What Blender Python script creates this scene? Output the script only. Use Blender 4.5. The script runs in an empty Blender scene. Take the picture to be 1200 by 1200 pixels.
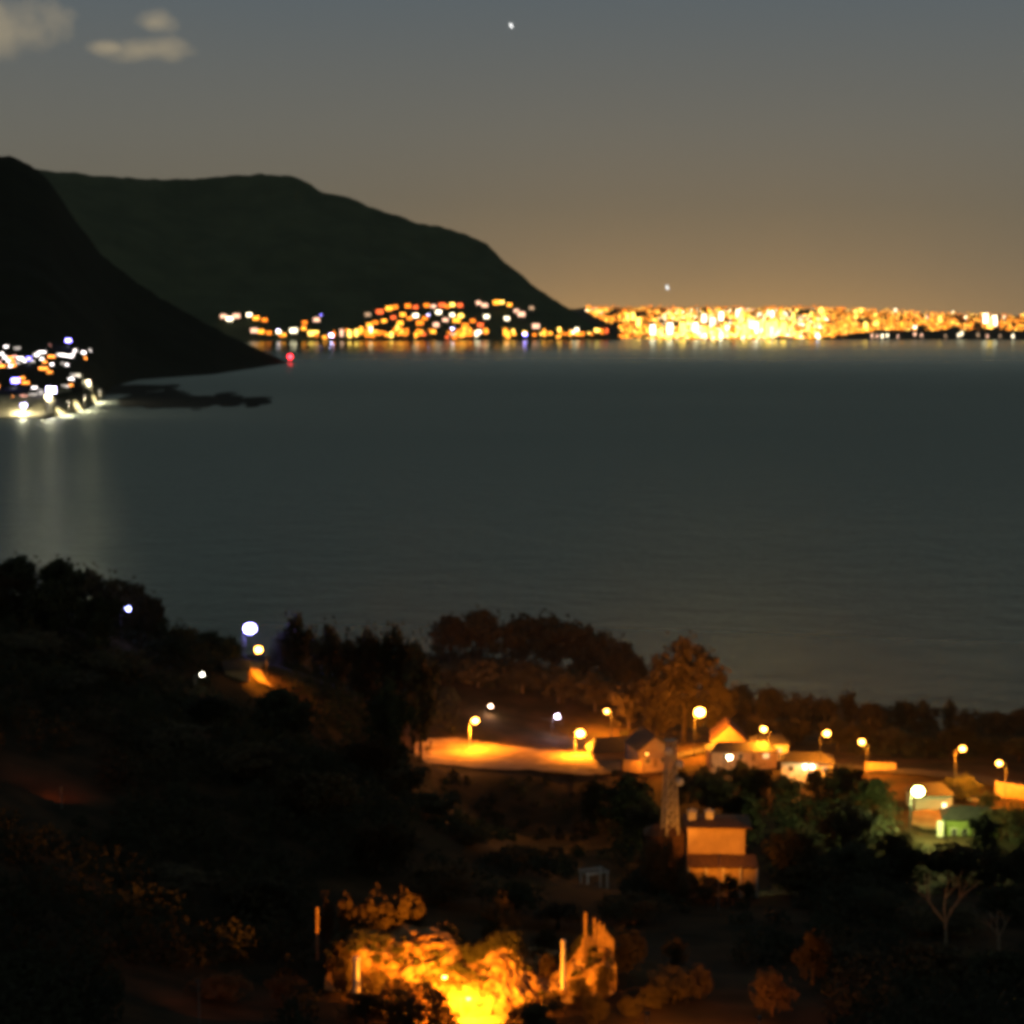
import bpy, bmesh, math, random
import numpy as np
from mathutils import Vector, Matrix, noise as mnoise

R = math.radians
random.seed(7)
RNG = np.random.default_rng(11)
S = bpy.context.scene
COL = S.collection

# ------------------------------------------------------------------ camera
F = 600 / math.tan(R(15))            # focal length in photo pixels (30 degree view, 1200 px)
HORIZON = 372                        # picture row of the level horizon
PITCH = math.atan((600 - HORIZON) / F)
EYE = Vector((0, 0, 150))
cam = bpy.data.cameras.new('camera')
cam.sensor_width = 36; cam.lens = 18 / math.tan(R(15))
cam.clip_start = 1; cam.clip_end = 200000
cam.dof.use_dof = True               # the photograph is softly out of focus
cam.dof.focus_distance = 10.5
cam.dof.aperture_fstop = 2.8
cam.dof.aperture_blades = 4
cam.dof.aperture_rotation = R(12)
camo = bpy.data.objects.new('camera', cam); COL.objects.link(camo)
camo.location = EYE; camo.rotation_euler = (R(90) - PITCH, 0, 0)
S.camera = camo

# ------------------------------------------------------------------ render settings
S.view_settings.view_transform = 'Standard'; S.view_settings.look = 'None'
S.view_settings.exposure = 0; S.view_settings.gamma = 1
S.view_settings.use_curve_mapping = False
S.render.engine = 'CYCLES'
S.cycles.use_denoising = True
S.cycles.use_light_tree = True
S.cycles.sample_clamp_indirect = 3.0
S.cycles.max_bounces = 5; S.cycles.diffuse_bounces = 2; S.cycles.glossy_bounces = 2
S.cycles.volume_bounces = 0; S.cycles.transparent_max_bounces = 8
S.cycles.filter_width = 3.4
S.cycles.caustics_reflective = False; S.cycles.caustics_refractive = False

# ------------------------------------------------------------------ night sky (world)
W = bpy.data.worlds.new('World'); S.world = W; W.use_nodes = True
nt = W.node_tree; nt.nodes.clear()
def nd(tree, typ, **kw):
    n = tree.nodes.new(typ)
    for k, v in kw.items(): setattr(n, k, v)
    return n
def math_(tree, op, a, b=None, c=None, clamp=False):
    n = tree.nodes.new('ShaderNodeMath'); n.operation = op; n.use_clamp = clamp
    for i, v in enumerate((a, b, c)):
        if v is None: continue
        if isinstance(v, (int, float)): n.inputs[i].default_value = v
        else: tree.links.new(v, n.inputs[i])
    return n.outputs[0]
def ramp(tree, fac, stops, interp='LINEAR'):
    n = tree.nodes.new('ShaderNodeValToRGB'); cr = n.color_ramp; cr.interpolation = interp
    while len(cr.elements) < len(stops): cr.elements.new(0.5)
    for e, (p, c) in zip(cr.elements, stops):
        e.position = p; e.color = (*c, 1) if len(c) == 3 else c
    tree.links.new(fac, n.inputs[0]); return n.outputs[0]
def mixc(tree, fac, a, b, blend='MIX'):
    n = tree.nodes.new('ShaderNodeMix'); n.data_type = 'RGBA'; n.blend_type = blend
    for i, v in ((0, fac), (6, a), (7, b)):
        if hasattr(v, 'node'): tree.links.new(v, n.inputs[i])
        elif i == 0: n.inputs[0].default_value = v
        else: n.inputs[i].default_value = (*v, 1)
    return n.outputs[2]
tc = nd(nt, 'ShaderNodeTexCoord'); sp = nd(nt, 'ShaderNodeSeparateXYZ')
nt.links.new(tc.outputs['Generated'], sp.inputs[0])
dx, dy, dz = sp.outputs
elev = math_(nt, 'MULTIPLY', math_(nt, 'ARCSINE', dz), 180 / math.pi)           # degrees
azim = math_(nt, 'MULTIPLY', math_(nt, 'ARCTAN2', dx, dy), 180 / math.pi)
base = ramp(nt, math_(nt, 'DIVIDE', elev, 90, clamp=True), [
    (0.0, (.190, .150, .098)), (0.030, (.182, .154, .108)), (0.06, (.158, .152, .128)),
    (0.105, (.108, .130, .142)), (0.25, (.066, .082, .084)), (1.0, (.016, .021, .026))])
ground_side = ramp(nt, math_(nt, 'ADD', math_(nt, 'MULTIPLY', elev, .1), .5, clamp=True),
                   [(0.0, (.0, .0, .0)), (0.5, (1, 1, 1))])
# light dome of the far city: brightest low over it, fading sideways and upwards
a0 = math_(nt, 'DIVIDE', math_(nt, 'SUBTRACT', azim, 5.5), 11)
gl = math_(nt, 'POWER', math.e, math_(nt, 'MULTIPLY', math_(nt, 'MULTIPLY', a0, a0), -1))
ge = math_(nt, 'POWER', math.e, math_(nt, 'DIVIDE', math_(nt, 'MAXIMUM', elev, 0), -1.9))
un = nd(nt, 'ShaderNodeTexNoise'); un.inputs['Scale'].default_value = 9; un.inputs['Detail'].default_value = 3; nt.links.new(tc.outputs['Generated'], un.inputs['Vector'])
glow = math_(nt, 'MULTIPLY', math_(nt, 'MULTIPLY', gl, ge), math_(nt, 'ADD', .72, math_(nt, 'MULTIPLY', un.outputs[0], .56)))
col = mixc(nt, 1.0, base, mixc(nt, glow, (0, 0, 0), (.350, .160, .022)), 'ADD')
# thin broken cloud, brighter than the sky between, drifting over the left of the view
mp = nd(nt, 'ShaderNodeCombineXYZ'); nt.links.new(azim, mp.inputs[0]); nt.links.new(elev, mp.inputs[1])
ns = nd(nt, 'ShaderNodeTexNoise'); ns.inputs['Scale'].default_value = .8; ns.inputs['Detail'].default_value = 5
nt.links.new(mp.outputs[0], ns.inputs['Vector'])
def cloud(px, py, rx, ry):
    a = math.degrees(math.atan((px - 600) / F)); e = math.degrees(math.atan((HORIZON - py) / F))
    u = math_(nt, 'DIVIDE', math_(nt, 'SUBTRACT', azim, a), rx / F * 57.3)
    v = math_(nt, 'DIVIDE', math_(nt, 'SUBTRACT', elev, e), ry / F * 57.3)
    r = math_(nt, 'SQRT', math_(nt, 'ADD', math_(nt, 'MULTIPLY', u, u), math_(nt, 'MULTIPLY', v, v)))
    r = math_(nt, 'ADD', r, math_(nt, 'MULTIPLY', math_(nt, 'SUBTRACT', ns.outputs[0], .5), 2.0))
    return math_(nt, 'SMOOTH_MIN', 1.0, math_(nt, 'MAXIMUM', math_(nt, 'SUBTRACT', 1.25, r), 0), .3)
cl = None
for c in [(-30, 45, 95, 36), (-120, 30, 110, 40), (180, 70, 46, 15), (190, 40, 24, 13), (140, 70, 26, 9)]:
    v = cloud(*c); cl = v if cl is None else math_(nt, 'MAXIMUM', cl, v)
cl = math_(nt, 'MINIMUM', cl, 1.0, clamp=True)
col = mixc(nt, cl, col, mixc(nt, 1.0, col, (.200, .142, .062), 'ADD'))
col = mixc(nt, 1.0, col, ground_side, 'MULTIPLY')
bg = nd(nt, 'ShaderNodeBackground'); nt.links.new(col, bg.inputs[0]); bg.inputs[1].default_value = 1.0
wo = nd(nt, 'ShaderNodeOutputWorld'); nt.links.new(bg.outputs[0], wo.inputs[0])
W.cycles.sampling_method = 'AUTOMATIC'

# ------------------------------------------------------------------ helpers
RIGHT = Vector((1, 0, 0)); FWD = Vector((0, math.cos(PITCH), -math.sin(PITCH))); UP = Vector((0, math.sin(PITCH), math.cos(PITCH)))
def ray(px, py): return FWD + RIGHT * ((px - 600) / F) + UP * ((600 - py) / F)
def at(px, py, D):
    d = ray(px, py); return EYE + d * (D / d.y)
def xat(px, D):
    d = ray(px, 700); return (D / d.y) * d.x
def sea_at(px, py):
    d = ray(px, py); return EYE + d * (-EYE.z / d.z)
def project(p):
    v = Vector(p) - EYE; w = v.dot(FWD)
    return 600 + F * v.dot(RIGHT) / w, 600 - F * v.dot(UP) / w

class MB:
    def __init__(s): s.v = []; s.f = []; s.m = []
    def quad(s, a, b, c, d, m=0):
        n = len(s.v); s.v += [tuple(a), tuple(b), tuple(c), tuple(d)]; s.f.append((n, n+1, n+2, n+3)); s.m.append(m)
    def tri(s, a, b, c, m=0):
        n = len(s.v); s.v += [tuple(a), tuple(b), tuple(c)]; s.f.append((n, n+1, n+2)); s.m.append(m)
    def box(s, x0, x1, y0, y1, z0, z1, m=0, xf=None, taper=0):
        n = len(s.v); t = taper
        p = [(x0,y0,z0),(x1,y0,z0),(x1,y1,z0),(x0,y1,z0),(x0+t,y0+t,z1),(x1-t,y0+t,z1),(x1-t,y1-t,z1),(x0+t,y1-t,z1)]
        if xf: p = [tuple(xf @ Vector(q)) for q in p]
        s.v += p
        for f in ((3,2,1,0),(4,5,6,7),(0,1,5,4),(1,2,6,5),(2,3,7,6),(3,0,4,7)):
            s.f.append(tuple(n+i for i in f)); s.m.append(m)
    def tube(s, pts, rad, k=6, m=0, cap=True):
        rings = []
        for i, p in enumerate(pts):
            p = Vector(p); d = Vector(pts[min(i+1, len(pts)-1)]) - Vector(pts[max(i-1, 0)])
            if d.length < 1e-6: d = Vector((0, 0, 1))
            d.normalize(); a = d.orthogonal().normalized(); b = d.cross(a)
            r = rad[i] if hasattr(rad, '__len__') else rad
            n = len(s.v)
            s.v += [tuple(p + a*(r*math.cos(2*math.pi*j/k)) + b*(r*math.sin(2*math.pi*j/k))) for j in range(k)]
            rings.append(n)
        for n0, n1 in zip(rings, rings[1:]):
            for j in range(k):
                s.f.append((n0+j, n0+(j+1)%k, n1+(j+1)%k, n1+j)); s.m.append(m)
        if cap:
            s.f.append(tuple(rings[0]+j for j in reversed(range(k)))); s.m.append(m)
            s.f.append(tuple(rings[-1]+j for j in range(k))); s.m.append(m)
    def ball(s, c, rx, ry, rz, nu=8, nv=5, m=0):
        n = len(s.v); c = Vector(c)
        for i in range(nv+1):
            t = math.pi*i/nv
            for j in range(nu):
                a = 2*math.pi*j/nu
                s.v.append((c.x+rx*math.sin(t)*math.cos(a), c.y+ry*math.sin(t)*math.sin(a), c.z+rz*math.cos(t)))
        for i in range(nv):
            for j in range(nu):
                s.f.append((n+i*nu+j, n+(i+1)*nu+j, n+(i+1)*nu+(j+1)%nu, n+i*nu+(j+1)%nu)); s.m.append(m)
    def mesh(s, name, mats, smooth=False):
        me = bpy.data.meshes.new(name); me.from_pydata(s.v, [], s.f)
        for mm in (mats if isinstance(mats, (list, tuple)) else [mats]): me.materials.append(mm)
        me.polygons.foreach_set('material_index', s.m)
        if smooth: me.polygons.foreach_set('use_smooth', [True]*len(s.f))
        me.update(); return me
    def build(s, name, mats, parent=None, smooth=False):
        return link(name, s.mesh(name, mats, smooth), parent)
def link(name, data, parent=None):
    o = bpy.data.objects.new(name, data); COL.objects.link(o)
    if parent: o.parent = parent
    return o
def tag(o, label=None, cat=None, group=None, kind=None):
    if label: o['label'] = label
    if cat: o['category'] = cat
    if group: o['group'] = group
    if kind: o['kind'] = kind
    return o
def empty(name, loc=(0, 0, 0), rz=0):
    o = link(name, None); o.location = loc; o.rotation_euler[2] = rz; o.empty_display_size = .1; return o
def grid_mesh(name, P, mat, smooth=True):
    nu, nv = P.shape[:2]
    idx = np.arange(nu*nv).reshape(nu, nv)
    f = np.stack([idx[:-1, :-1], idx[1:, :-1], idx[1:, 1:], idx[:-1, 1:]], -1).reshape(-1, 4)
    me = bpy.data.meshes.new(name)
    me.from_pydata(P.reshape(-1, 3).tolist(), [], f.tolist())
    me.materials.append(mat)
    if smooth: me.polygons.foreach_set('use_smooth', [True]*len(f))
    me.update(); return me

# ------------------------------------------------------------------ materials
def mat(name, color, rough=.8, metal=0, spec=.3, var=.0, scale=3.0, bump=0, color2=None, detail=5, coords='Object'):
    m = bpy.data.materials.new(name); m.use_nodes = True; t = m.node_tree
    b = t.nodes['Principled BSDF']
    b.inputs['Roughness'].default_value = rough; b.inputs['Metallic'].default_value = metal
    b.inputs['Specular IOR Level'].default_value = spec
    c = nd(t, 'ShaderNodeTexCoord'); n = nd(t, 'ShaderNodeTexNoise')
    n.inputs['Scale'].default_value = scale; n.inputs['Detail'].default_value = detail
    t.links.new(c.outputs[coords], n.inputs['Vector'])
    c2 = color2 if color2 else tuple(x*(1-var) for x in color)
    t.links.new(ramp(t, n.outputs[0], [(.35, c2), (.65, color)]), b.inputs['Base Color'])
    if bump:
        bp = nd(t, 'ShaderNodeBump'); bp.inputs['Strength'].default_value = bump; bp.inputs['Distance'].default_value = .3
        t.links.new(n.outputs[0], bp.inputs['Height']); t.links.new(bp.outputs[0], b.inputs['Normal'])
    return m
def emis(name, color, strength, sample='AUTO'):
    m = bpy.data.materials.new(name); m.use_nodes = True; t = m.node_tree; t.nodes.clear()
    e = nd(t, 'ShaderNodeEmission'); e.inputs[0].default_value = (*color, 1); e.inputs[1].default_value = strength
    o = nd(t, 'ShaderNodeOutputMaterial'); t.links.new(e.outputs[0], o.inputs[0])
    m.cycles.emission_sampling = sample
    return m
SODIUM = (1.0, .27, .010)
M = {}
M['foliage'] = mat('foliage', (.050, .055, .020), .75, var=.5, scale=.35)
M['foliage2'] = mat('foliage_olive_lit', (.095, .070, .026), .75, var=.5, scale=.4)  # olive leaf tone, also the brightened copy for trees near lamps
M['scrub'] = mat('scrub_leaves', (.038, .040, .016), .8, var=.5, scale=.08)
M['bark'] = mat('bark', (.14, .10, .06), .9, var=.5, scale=2)
M['pale_bark'] = mat('pale_bark', (.42, .30, .19), .85, var=.4, scale=2)
M['soil'] = mat('hillside_soil', (.070, .042, .021), .95, color2=(.018, .017, .009), scale=.11, bump=.4, spec=.1, detail=9)
M['sand'] = mat('sandy_gravel', (.34, .25, .14), .95, color2=(.20, .14, .075), scale=.22, bump=.3, spec=.1, detail=9)
M['asphalt'] = mat('asphalt', (.07, .065, .058), .9, var=.4, scale=.6, bump=.1)
M['bank'] = mat('bank_earth', (.36, .25, .13), .95, color2=(.15, .085, .035), scale=.45, bump=1.0, spec=.1, detail=10)
M['white_wall'] = mat('white_render', (.72, .68, .60), .85, var=.15, scale=.5, bump=.05)
M['ochre_wall'] = mat('ochre_render', (.55, .38, .22), .85, var=.2, scale=.6, bump=.05)
M['green_wall'] = mat('green_wall', (.20, .25, .07), .85, var=.35, scale=.5)
M['dark_roof'] = mat('dark_roof', (.055, .05, .048), .7, var=.4, scale=1.5, bump=.2)
M['brown_roof'] = mat('brown_tile_roof', (.16, .085, .05), .8, var=.4, scale=1.5, bump=.3)
M['metal'] = mat('galvanised_steel', (.45, .43, .40), .5, metal=.6, var=.2, scale=3)
M['housing'] = mat('lamp_housing', (.10, .10, .10), .5, var=.2)
M['mast_paint'] = mat('mast_paint', (.55, .48, .38), .7, var=.25, scale=2)
M['timber'] = mat('timber', (.30, .20, .11), .85, var=.4, scale=2)
M['whitepost'] = mat('white_paint', (.78, .74, .68), .7, var=.15)
M['dark_glass'] = mat('dark_glass', (.02, .02, .022), .15, spec=.5)
M['mountain'] = mat('mountain_fynbos', (.100, .122, .062), .95, color2=(.06, .078, .04), scale=.004, spec=.05)
M['headland'] = mat('headland_rock', (.014, .016, .010), .95, color2=(.008, .009, .006), scale=.008, spec=.03)
M['plain'] = mat('far_plain', (.05, .042, .03), .95, var=.4, scale=.002, spec=.05)
M['beach'] = mat('beach_sand', (.42, .38, .26), .95, var=.35, scale=.05, spec=.1)
M['reef'] = mat('reef_rock', (.012, .013, .012), .9, var=.4, scale=.1, spec=.1)
M['far_wall'] = mat('far_wall', (.22, .19, .15), .9, var=.3, scale=.1)

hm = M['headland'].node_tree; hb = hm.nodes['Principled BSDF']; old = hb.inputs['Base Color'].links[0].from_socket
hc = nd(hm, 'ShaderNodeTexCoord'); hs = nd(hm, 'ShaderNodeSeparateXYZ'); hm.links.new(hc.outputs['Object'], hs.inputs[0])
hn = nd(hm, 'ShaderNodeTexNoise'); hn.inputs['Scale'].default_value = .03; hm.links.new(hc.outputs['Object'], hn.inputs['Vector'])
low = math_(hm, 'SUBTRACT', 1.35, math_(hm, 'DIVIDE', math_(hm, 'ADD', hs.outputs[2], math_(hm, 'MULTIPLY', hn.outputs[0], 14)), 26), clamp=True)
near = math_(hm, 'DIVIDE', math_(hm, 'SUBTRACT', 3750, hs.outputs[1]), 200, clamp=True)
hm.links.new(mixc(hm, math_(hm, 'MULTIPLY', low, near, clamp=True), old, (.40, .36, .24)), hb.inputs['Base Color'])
# sea: wind-ruffled in the middle of the bay, slacker close under the shores
m = bpy.data.materials.new('sea_water'); m.use_nodes = True; t = m.node_tree; b = t.nodes['Principled BSDF']
b.inputs['Base Color'].default_value = (.010, .020, .019, 1); b.inputs['Specular IOR Level'].default_value = 0; b.inputs['Roughness'].default_value = 1
glo = nd(t, 'ShaderNodeBsdfGlossy'); glo.inputs['Color'].default_value = (.74, .81, .75, 1); fre = nd(t, 'ShaderNodeFresnel'); fre.inputs['IOR'].default_value = 1.36
mxs = nd(t, 'ShaderNodeMixShader'); t.links.new(fre.outputs[0], mxs.inputs[0]); t.links.new(b.outputs[0], mxs.inputs[1]); t.links.new(glo.outputs[0], mxs.inputs[2])
t.links.new(mxs.outputs[0], t.nodes['Material Output'].inputs['Surface'])
c = nd(t, 'ShaderNodeTexCoord')
mpn = nd(t, 'ShaderNodeMapping'); mpn.inputs['Scale'].default_value = (.00045, .0016, 1)
t.links.new(c.outputs['Object'], mpn.inputs[0])
pn = nd(t, 'ShaderNodeTexNoise'); pn.inputs['Scale'].default_value = 1.0; pn.inputs['Detail'].default_value = 4
t.links.new(mpn.outputs[0], pn.inputs['Vector'])
sx = nd(t, 'ShaderNodeSeparateXYZ'); t.links.new(c.outputs['Object'], sx.inputs[0])
dist = math_(t, 'DIVIDE', sx.outputs[1], 14000, clamp=True)
ro = ramp(t, dist, [(.05, (.20,)*3), (.09, (.36,)*3), (.18, (.52,)*3), (.30, (.56,)*3), (.48, (.26,)*3), (.70, (.12,)*3)])
rr = math_(t, 'ADD', ro, math_(t, 'MULTIPLY', math_(t, 'SUBTRACT', pn.outputs[0], .5), .22), clamp=True)
t.links.new(rr, glo.inputs['Roughness'])
wv = nd(t, 'ShaderNodeTexNoise'); wv.inputs['Scale'].default_value = .16; wv.inputs['Detail'].default_value = 6
mp2 = nd(t, 'ShaderNodeMapping'); mp2.inputs['Scale'].default_value = (.6, 1.3, 1)
t.links.new(c.outputs['Object'], mp2.inputs[0]); t.links.new(mp2.outputs[0], wv.inputs['Vector'])
bp = nd(t, 'ShaderNodeBump'); bp.inputs['Strength'].default_value = .6; bp.inputs['Distance'].default_value = 1.2
t.links.new(wv.outputs[0], bp.inputs['Height'])
sw = nd(t, 'ShaderNodeTexNoise'); sw.inputs['Scale'].default_value = .03; sw.inputs['Detail'].default_value = 7; sw.inputs['Roughness'].default_value = .7
mp3 = nd(t, 'ShaderNodeMapping'); mp3.inputs['Scale'].default_value = (.8, 1.0, 1); mp3.inputs['Rotation'].default_value = (0, 0, .3)
t.links.new(c.outputs['Object'], mp3.inputs[0]); t.links.new(mp3.outputs[0], sw.inputs['Vector'])
bp2 = nd(t, 'ShaderNodeBump'); bp2.inputs['Strength'].default_value = .8; bp2.inputs['Distance'].default_value = 5
calm = ramp(t, dist, [(.28, (1,)*3), (.62, (.22,)*3)]); t.links.new(math_(t, 'MULTIPLY', calm, .8), bp2.inputs['Strength']); t.links.new(math_(t, 'MULTIPLY', calm, .6), bp.inputs['Strength'])
t.links.new(sw.outputs[0], bp2.inputs['Height']); t.links.new(bp.outputs[0], bp2.inputs['Normal']); t.links.new(bp2.outputs[0], glo.inputs['Normal']); t.links.new(bp2.outputs[0], fre.inputs['Normal'])
M['sea'] = m

# ------------------------------------------------------------------ near hillside (structure)
ctrl = []
def g(px, py, D): p = at(px, py, D); ctrl.append((p.x, p.y, p.z))
def w(x, y, z): ctrl.append((x, y, z))
def wp(px, D, z): ctrl.append((xat(px, D), D, z))
for x, y, z in [(0,0,136),(-160,0,146),(160,0,136),(0,110,97),(-130,110,112),(130,110,95),(300,0,136),(-320,0,150),(-330,300,112),(-360,520,86),(-380,760,20),(330,110,96),(340,300,56),(340,520,28),(340,680,2),(0,185,73)]: w(x, y, z)
for q in [(550,1190,234),(400,1152,236),(690,1150,240),(840,1049,330),(905,1047,333),(700,1042,375),(650,1000,430),(560,960,470),
          (600,905,507),(500,903,512),(557,879,545),(675,888,528),(720,893,522),(490,880,545),(711,868,580),(820,872,540),(895,888,528),
          (969,896,502),(1010,900,495),(1128,908,480),(1171,922,465),(1085,968,430),(1120,985,415),(940,915,490),(855,900,512),(770,905,512),
          (900,965,430),(1100,1150,262),(1150,1060,330),(1200,1000,400),(60,925,300),(0,885,310),(300,800,502)]: g(*q)
for q in [(560,262,60),(600,650,30),(450,620,35),(750,640,24),(850,620,16),(1000,600,16),(1150,590,17),(300,800,-3),(600,765,-4),(900,705,-3),(1200,700,-3),
          (60,430,80),(150,440,74),(237,420,65),(400,480,56),(480,360,57),(600,335,50),(300,350,67),(200,235,68),(0,235,76),(380,300,61),(60,520,64),(200,600,42),(100,720,20),(0,860,-3)]: wp(*q)
CP = np.array(ctrl, float); SC = 100.0
def tps_k(r2): return np.where(r2 > 0, r2*np.log(np.maximum(r2, 1e-12))*.5, 0)
XY = CP[:, :2]/SC; n = len(CP)
K = tps_k(((XY[:, None]-XY[None])**2).sum(-1)) + np.eye(n)*.004
Pm = np.hstack([np.ones((n, 1)), XY]); A = np.zeros((n+3, n+3)); A[:n, :n] = K; A[:n, n:] = Pm; A[n:, :n] = Pm.T
TW = np.linalg.solve(A, np.concatenate([CP[:, 2], np.zeros(3)]))
def gz_arr(x, y):
    x = np.asarray(x, float)/SC; y = np.asarray(y, float)/SC
    r2 = (x[..., None]-XY[:, 0])**2 + (y[..., None]-XY[:, 1])**2
    return tps_k(r2) @ TW[:n] + TW[n] + TW[n+1]*x + TW[n+2]*y
def gz(x, y): return float(gz_arr(np.array([x]), np.array([y]))[0])
def hit(px, py, lo=190, hi=900):
    ys = np.linspace(lo, hi, 700); d = ray(px, py)
    k = ys/d.y; z = EYE.z + k*d.z; gzz = gz_arr(k*d.x, ys)
    i = np.argmax(z <= gzz)
    return Vector((k[i]*d.x, ys[i], gzz[i]))
def on_ground(px, D, dz=0):
    x = xat(px, D); return Vector((x, D, gz(x, D)+dz))

xs = np.arange(-420, 381, 3.2); ys = np.arange(-30, 900, 3.2)
GX, GY = np.meshgrid(xs, ys, indexing='ij')
GZ = np.zeros_like(GX)
for i in range(GX.shape[0]): GZ[i] = gz_arr(GX[i], GY[i])
rough = np.array([[mnoise.fractal(Vector((x*.045, y*.045, 3)), 1, 2, 4) for y in ys] for x in xs])
GZ2 = GZ + rough*.45 - .12
hillside = link('hillside', grid_mesh('hillside', np.stack([GX, GY, GZ2], -1), M['soil']))
tag(hillside, 'dark wooded hillside falling to the bay', kind='structure')

# ------------------------------------------------------------------ sea (structure)
sv = MB(); sv.quad((-60000, 380, 0), (60000, 380, 0), (60000, 90000, 0), (-60000, 90000, 0))
tag(sv.build('sea', M['sea']), 'dark open bay with ruffled water', kind='structure')

# ------------------------------------------------------------------ far land (structure)
def profile(pts, x):
    xs_, ys_ = zip(*pts); return float(np.interp(x, xs_, ys_))
def land(name, material, px0, px1, nu, nv, shore, crest, crest_D, shape=1.0, rough_amp=.1, nscale=.001, back=1.6, seed=0, extra=None):
    P = np.zeros((nu, nv, 3))
    for i in range(nu):
        px = px0 + (px1-px0)*i/(nu-1)
        Ds = profile(shore, px); Dc = max(profile(crest_D, px), Ds+60)
        zc = at(px, profile(crest, px) + 2.2*mnoise.fractal(Vector((px*.05, seed, 0)), .8, 2, 5), Dc).z
        tx = ray(px, HORIZON).x / ray(px, HORIZON).y
        for j in range(nv):
            v = j/(nv-1)*back
            if v <= 1: D = Ds + (Dc-Ds)*v; s = v**shape
            else: D = Dc + (Dc-Ds)*(v-1)*1.5; s = max(0, 1-((v-1)/(back-1))**2*.9)
            k = mnoise.fractal(Vector((tx*D*nscale, D*nscale, seed)), 1, 2, 6)
            z = zc*s + k*rough_amp*max(zc, 20)*(math.sin(min(v, 1)*math.pi)**.8*min(1, v*5) + .12*min(1, v*3))
            if extra: z = max(z, extra(px, D))
            if j == 0: z = -2
            P[i, j] = (tx*D, D, z)
    return link(name, grid_mesh(name, P, material))
MS = [(-200, 9000), (200, 12300), (300, 12400), (560, 12800), (640, 12900), (728, 12700)]
MC = [(-200, 205), (40, 196), (120, 205), (200, 208), (280, 203), (345, 204), (358, 209), (375, 222), (410, 229), (450, 247), (490, 260), (530, 268), (570, 284), (590, 305), (620, 330), (650, 351), (690, 377), (715, 390), (728, 397)]
MD = [(-200, 14000), (300, 15500), (560, 15000), (728, 13000)]
tag(land('mountain', M['mountain'], -200, 728, 260, 46, MS, MC, MD, 1.25, .10, .0007), 'flat topped far mountain dropping to the city shore', kind='structure')
HS = [(-420, 2500), (0, 2840), (60, 2860), (92, 3050), (118, 3500), (135, 4200), (160, 4600), (250, 5050), (300, 5700), (338, 6350)]
HC = [(-420, 90), (-150, 150), (-40, 176), (0, 183), (15, 181), (40, 193), (62, 212), (90, 255), (120, 298), (160, 330), (200, 355), (250, 384), (290, 404), (325, 419), (338, 425)]
HD = [(-420, 5500), (0, 6000), (120, 6100), (250, 6200), (300, 6300), (338, 6450)]
def terrace(px, D):
    v = max(0, min(1, (D-profile(HS, px))/130)); fade = max(0, min(1, (132-px)/34))
    return (30*v*v*(3-2*v))*fade + (.055*max(0, D-profile(HS, px)-130))*fade - 3*(1-fade)
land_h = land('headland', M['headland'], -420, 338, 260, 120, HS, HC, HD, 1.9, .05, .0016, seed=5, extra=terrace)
tag(land_h, 'black steep headland running down to a low point', kind='structure')
def headland_z(px, D):
    Ds = profile(HS, px); Dc = profile(HD, px); v = max(0, min(1, (D-Ds)/(Dc-Ds)))
    zc = at(px, profile(HC, px), Dc).z
    tx = ray(px, HORIZON).x / ray(px, HORIZON).y
    k = mnoise.fractal(Vector((tx*D*.0016, D*.0016, 5)), 1, 2, 6)
    return max(terrace(px, D), zc*v**1.9 + k*.05*max(zc, 20)*(math.sin(v*math.pi)**.8*min(1, v*5) + .12*min(1, v*3)))
PS = [(560, 15200), (700, 14600), (780, 13200), (960, 12900), (1200, 12600), (1600, 11500)]
PC = [(560, 363), (700, 361), (850, 361), (960, 363), (1100, 368.5), (1200, 371), (1600, 371.7)]
PD = [(560, 24000), (1600, 24000)]
tag(land('coastal_plain', M['plain'], 560, 1600, 160, 24, PS, PC, PD, 1.0, .02, .0005, back=1.3, seed=9), 'far coastal plain covered by the city', kind='structure')

# low dark reef off the headland
rb = MB(); random.seed(3)
for k in range(330):
    px = 150 + 158*random.random()**1.25; py = 470 + random.gauss(0, 4.2)*(1-abs(px-215)/170)
    p = sea_at(px, max(457, min(483, py))); r = random.uniform(8, 26)
    if k > 220: p = sea_at(122+80*random.random(), 452+10*random.random())
    rb.ball((p.x, p.y, -.8), r*random.uniform(.8, 1.6), r*random.uniform(2, 5), random.uniform(1.6, 3.4), 7, 4)
tag(rb.build('reef', M['reef'], smooth=False), 'low black reef lying off the headland', kind='structure')

# lit beach strip of the bay settlement
def strip(name, material, back, front, lift, nsub=6, ground=None):
    P = np.zeros((len(back), nsub+1, 3))
    for i, (a, c_) in enumerate(zip(back, front)):
        a = Vector(a); c_ = Vector(c_)
        for j in range(nsub+1):
            q = a.lerp(c_, j/nsub); P[i, j] = (q.x, q.y, (ground(q.x, q.y) if ground else q.z)+lift)
    return link(name, grid_mesh(name, P, material))
pxs = np.linspace(-60, 123, 62); P = np.zeros((62, 16, 3))
for i, px in enumerate(pxs):
    for j in range(16):
        D = profile(HS, px) - 8 + 118*j/15*(1 if px < 90 else .8); P[i, j] = (xat(px, D), D, headland_z(px, D) + 2.6 + 4.5*max(0, min(1, (px-48)/20)) + .8*mnoise.noise(Vector((px*.3, D*.02, 0))))
tag(link('beach', grid_mesh('beach', P, M['beach'])), 'pale beach lit along the settlement waterfront', kind='structure')

# ------------------------------------------------------------------ stars
starM = emis('star_light', (1, 1, .98), 1.6, 'NONE')
for px, py, lab, s in [(599, 30, 'lone bright star high in the grey night sky', 1.0), (782, 337, 'small white star hanging just above the far city', .95)]:
    D = 80000; p = at(px, py, D); q = MB(); q.ball((0, 0, 0), 62*s, 62*s, 112*s, 10, 8)
    o = q.build('star', starM); o.location = p; o.rotation_euler = (0, R(-25), 0)
    tag(o, lab, 'star')

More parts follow.
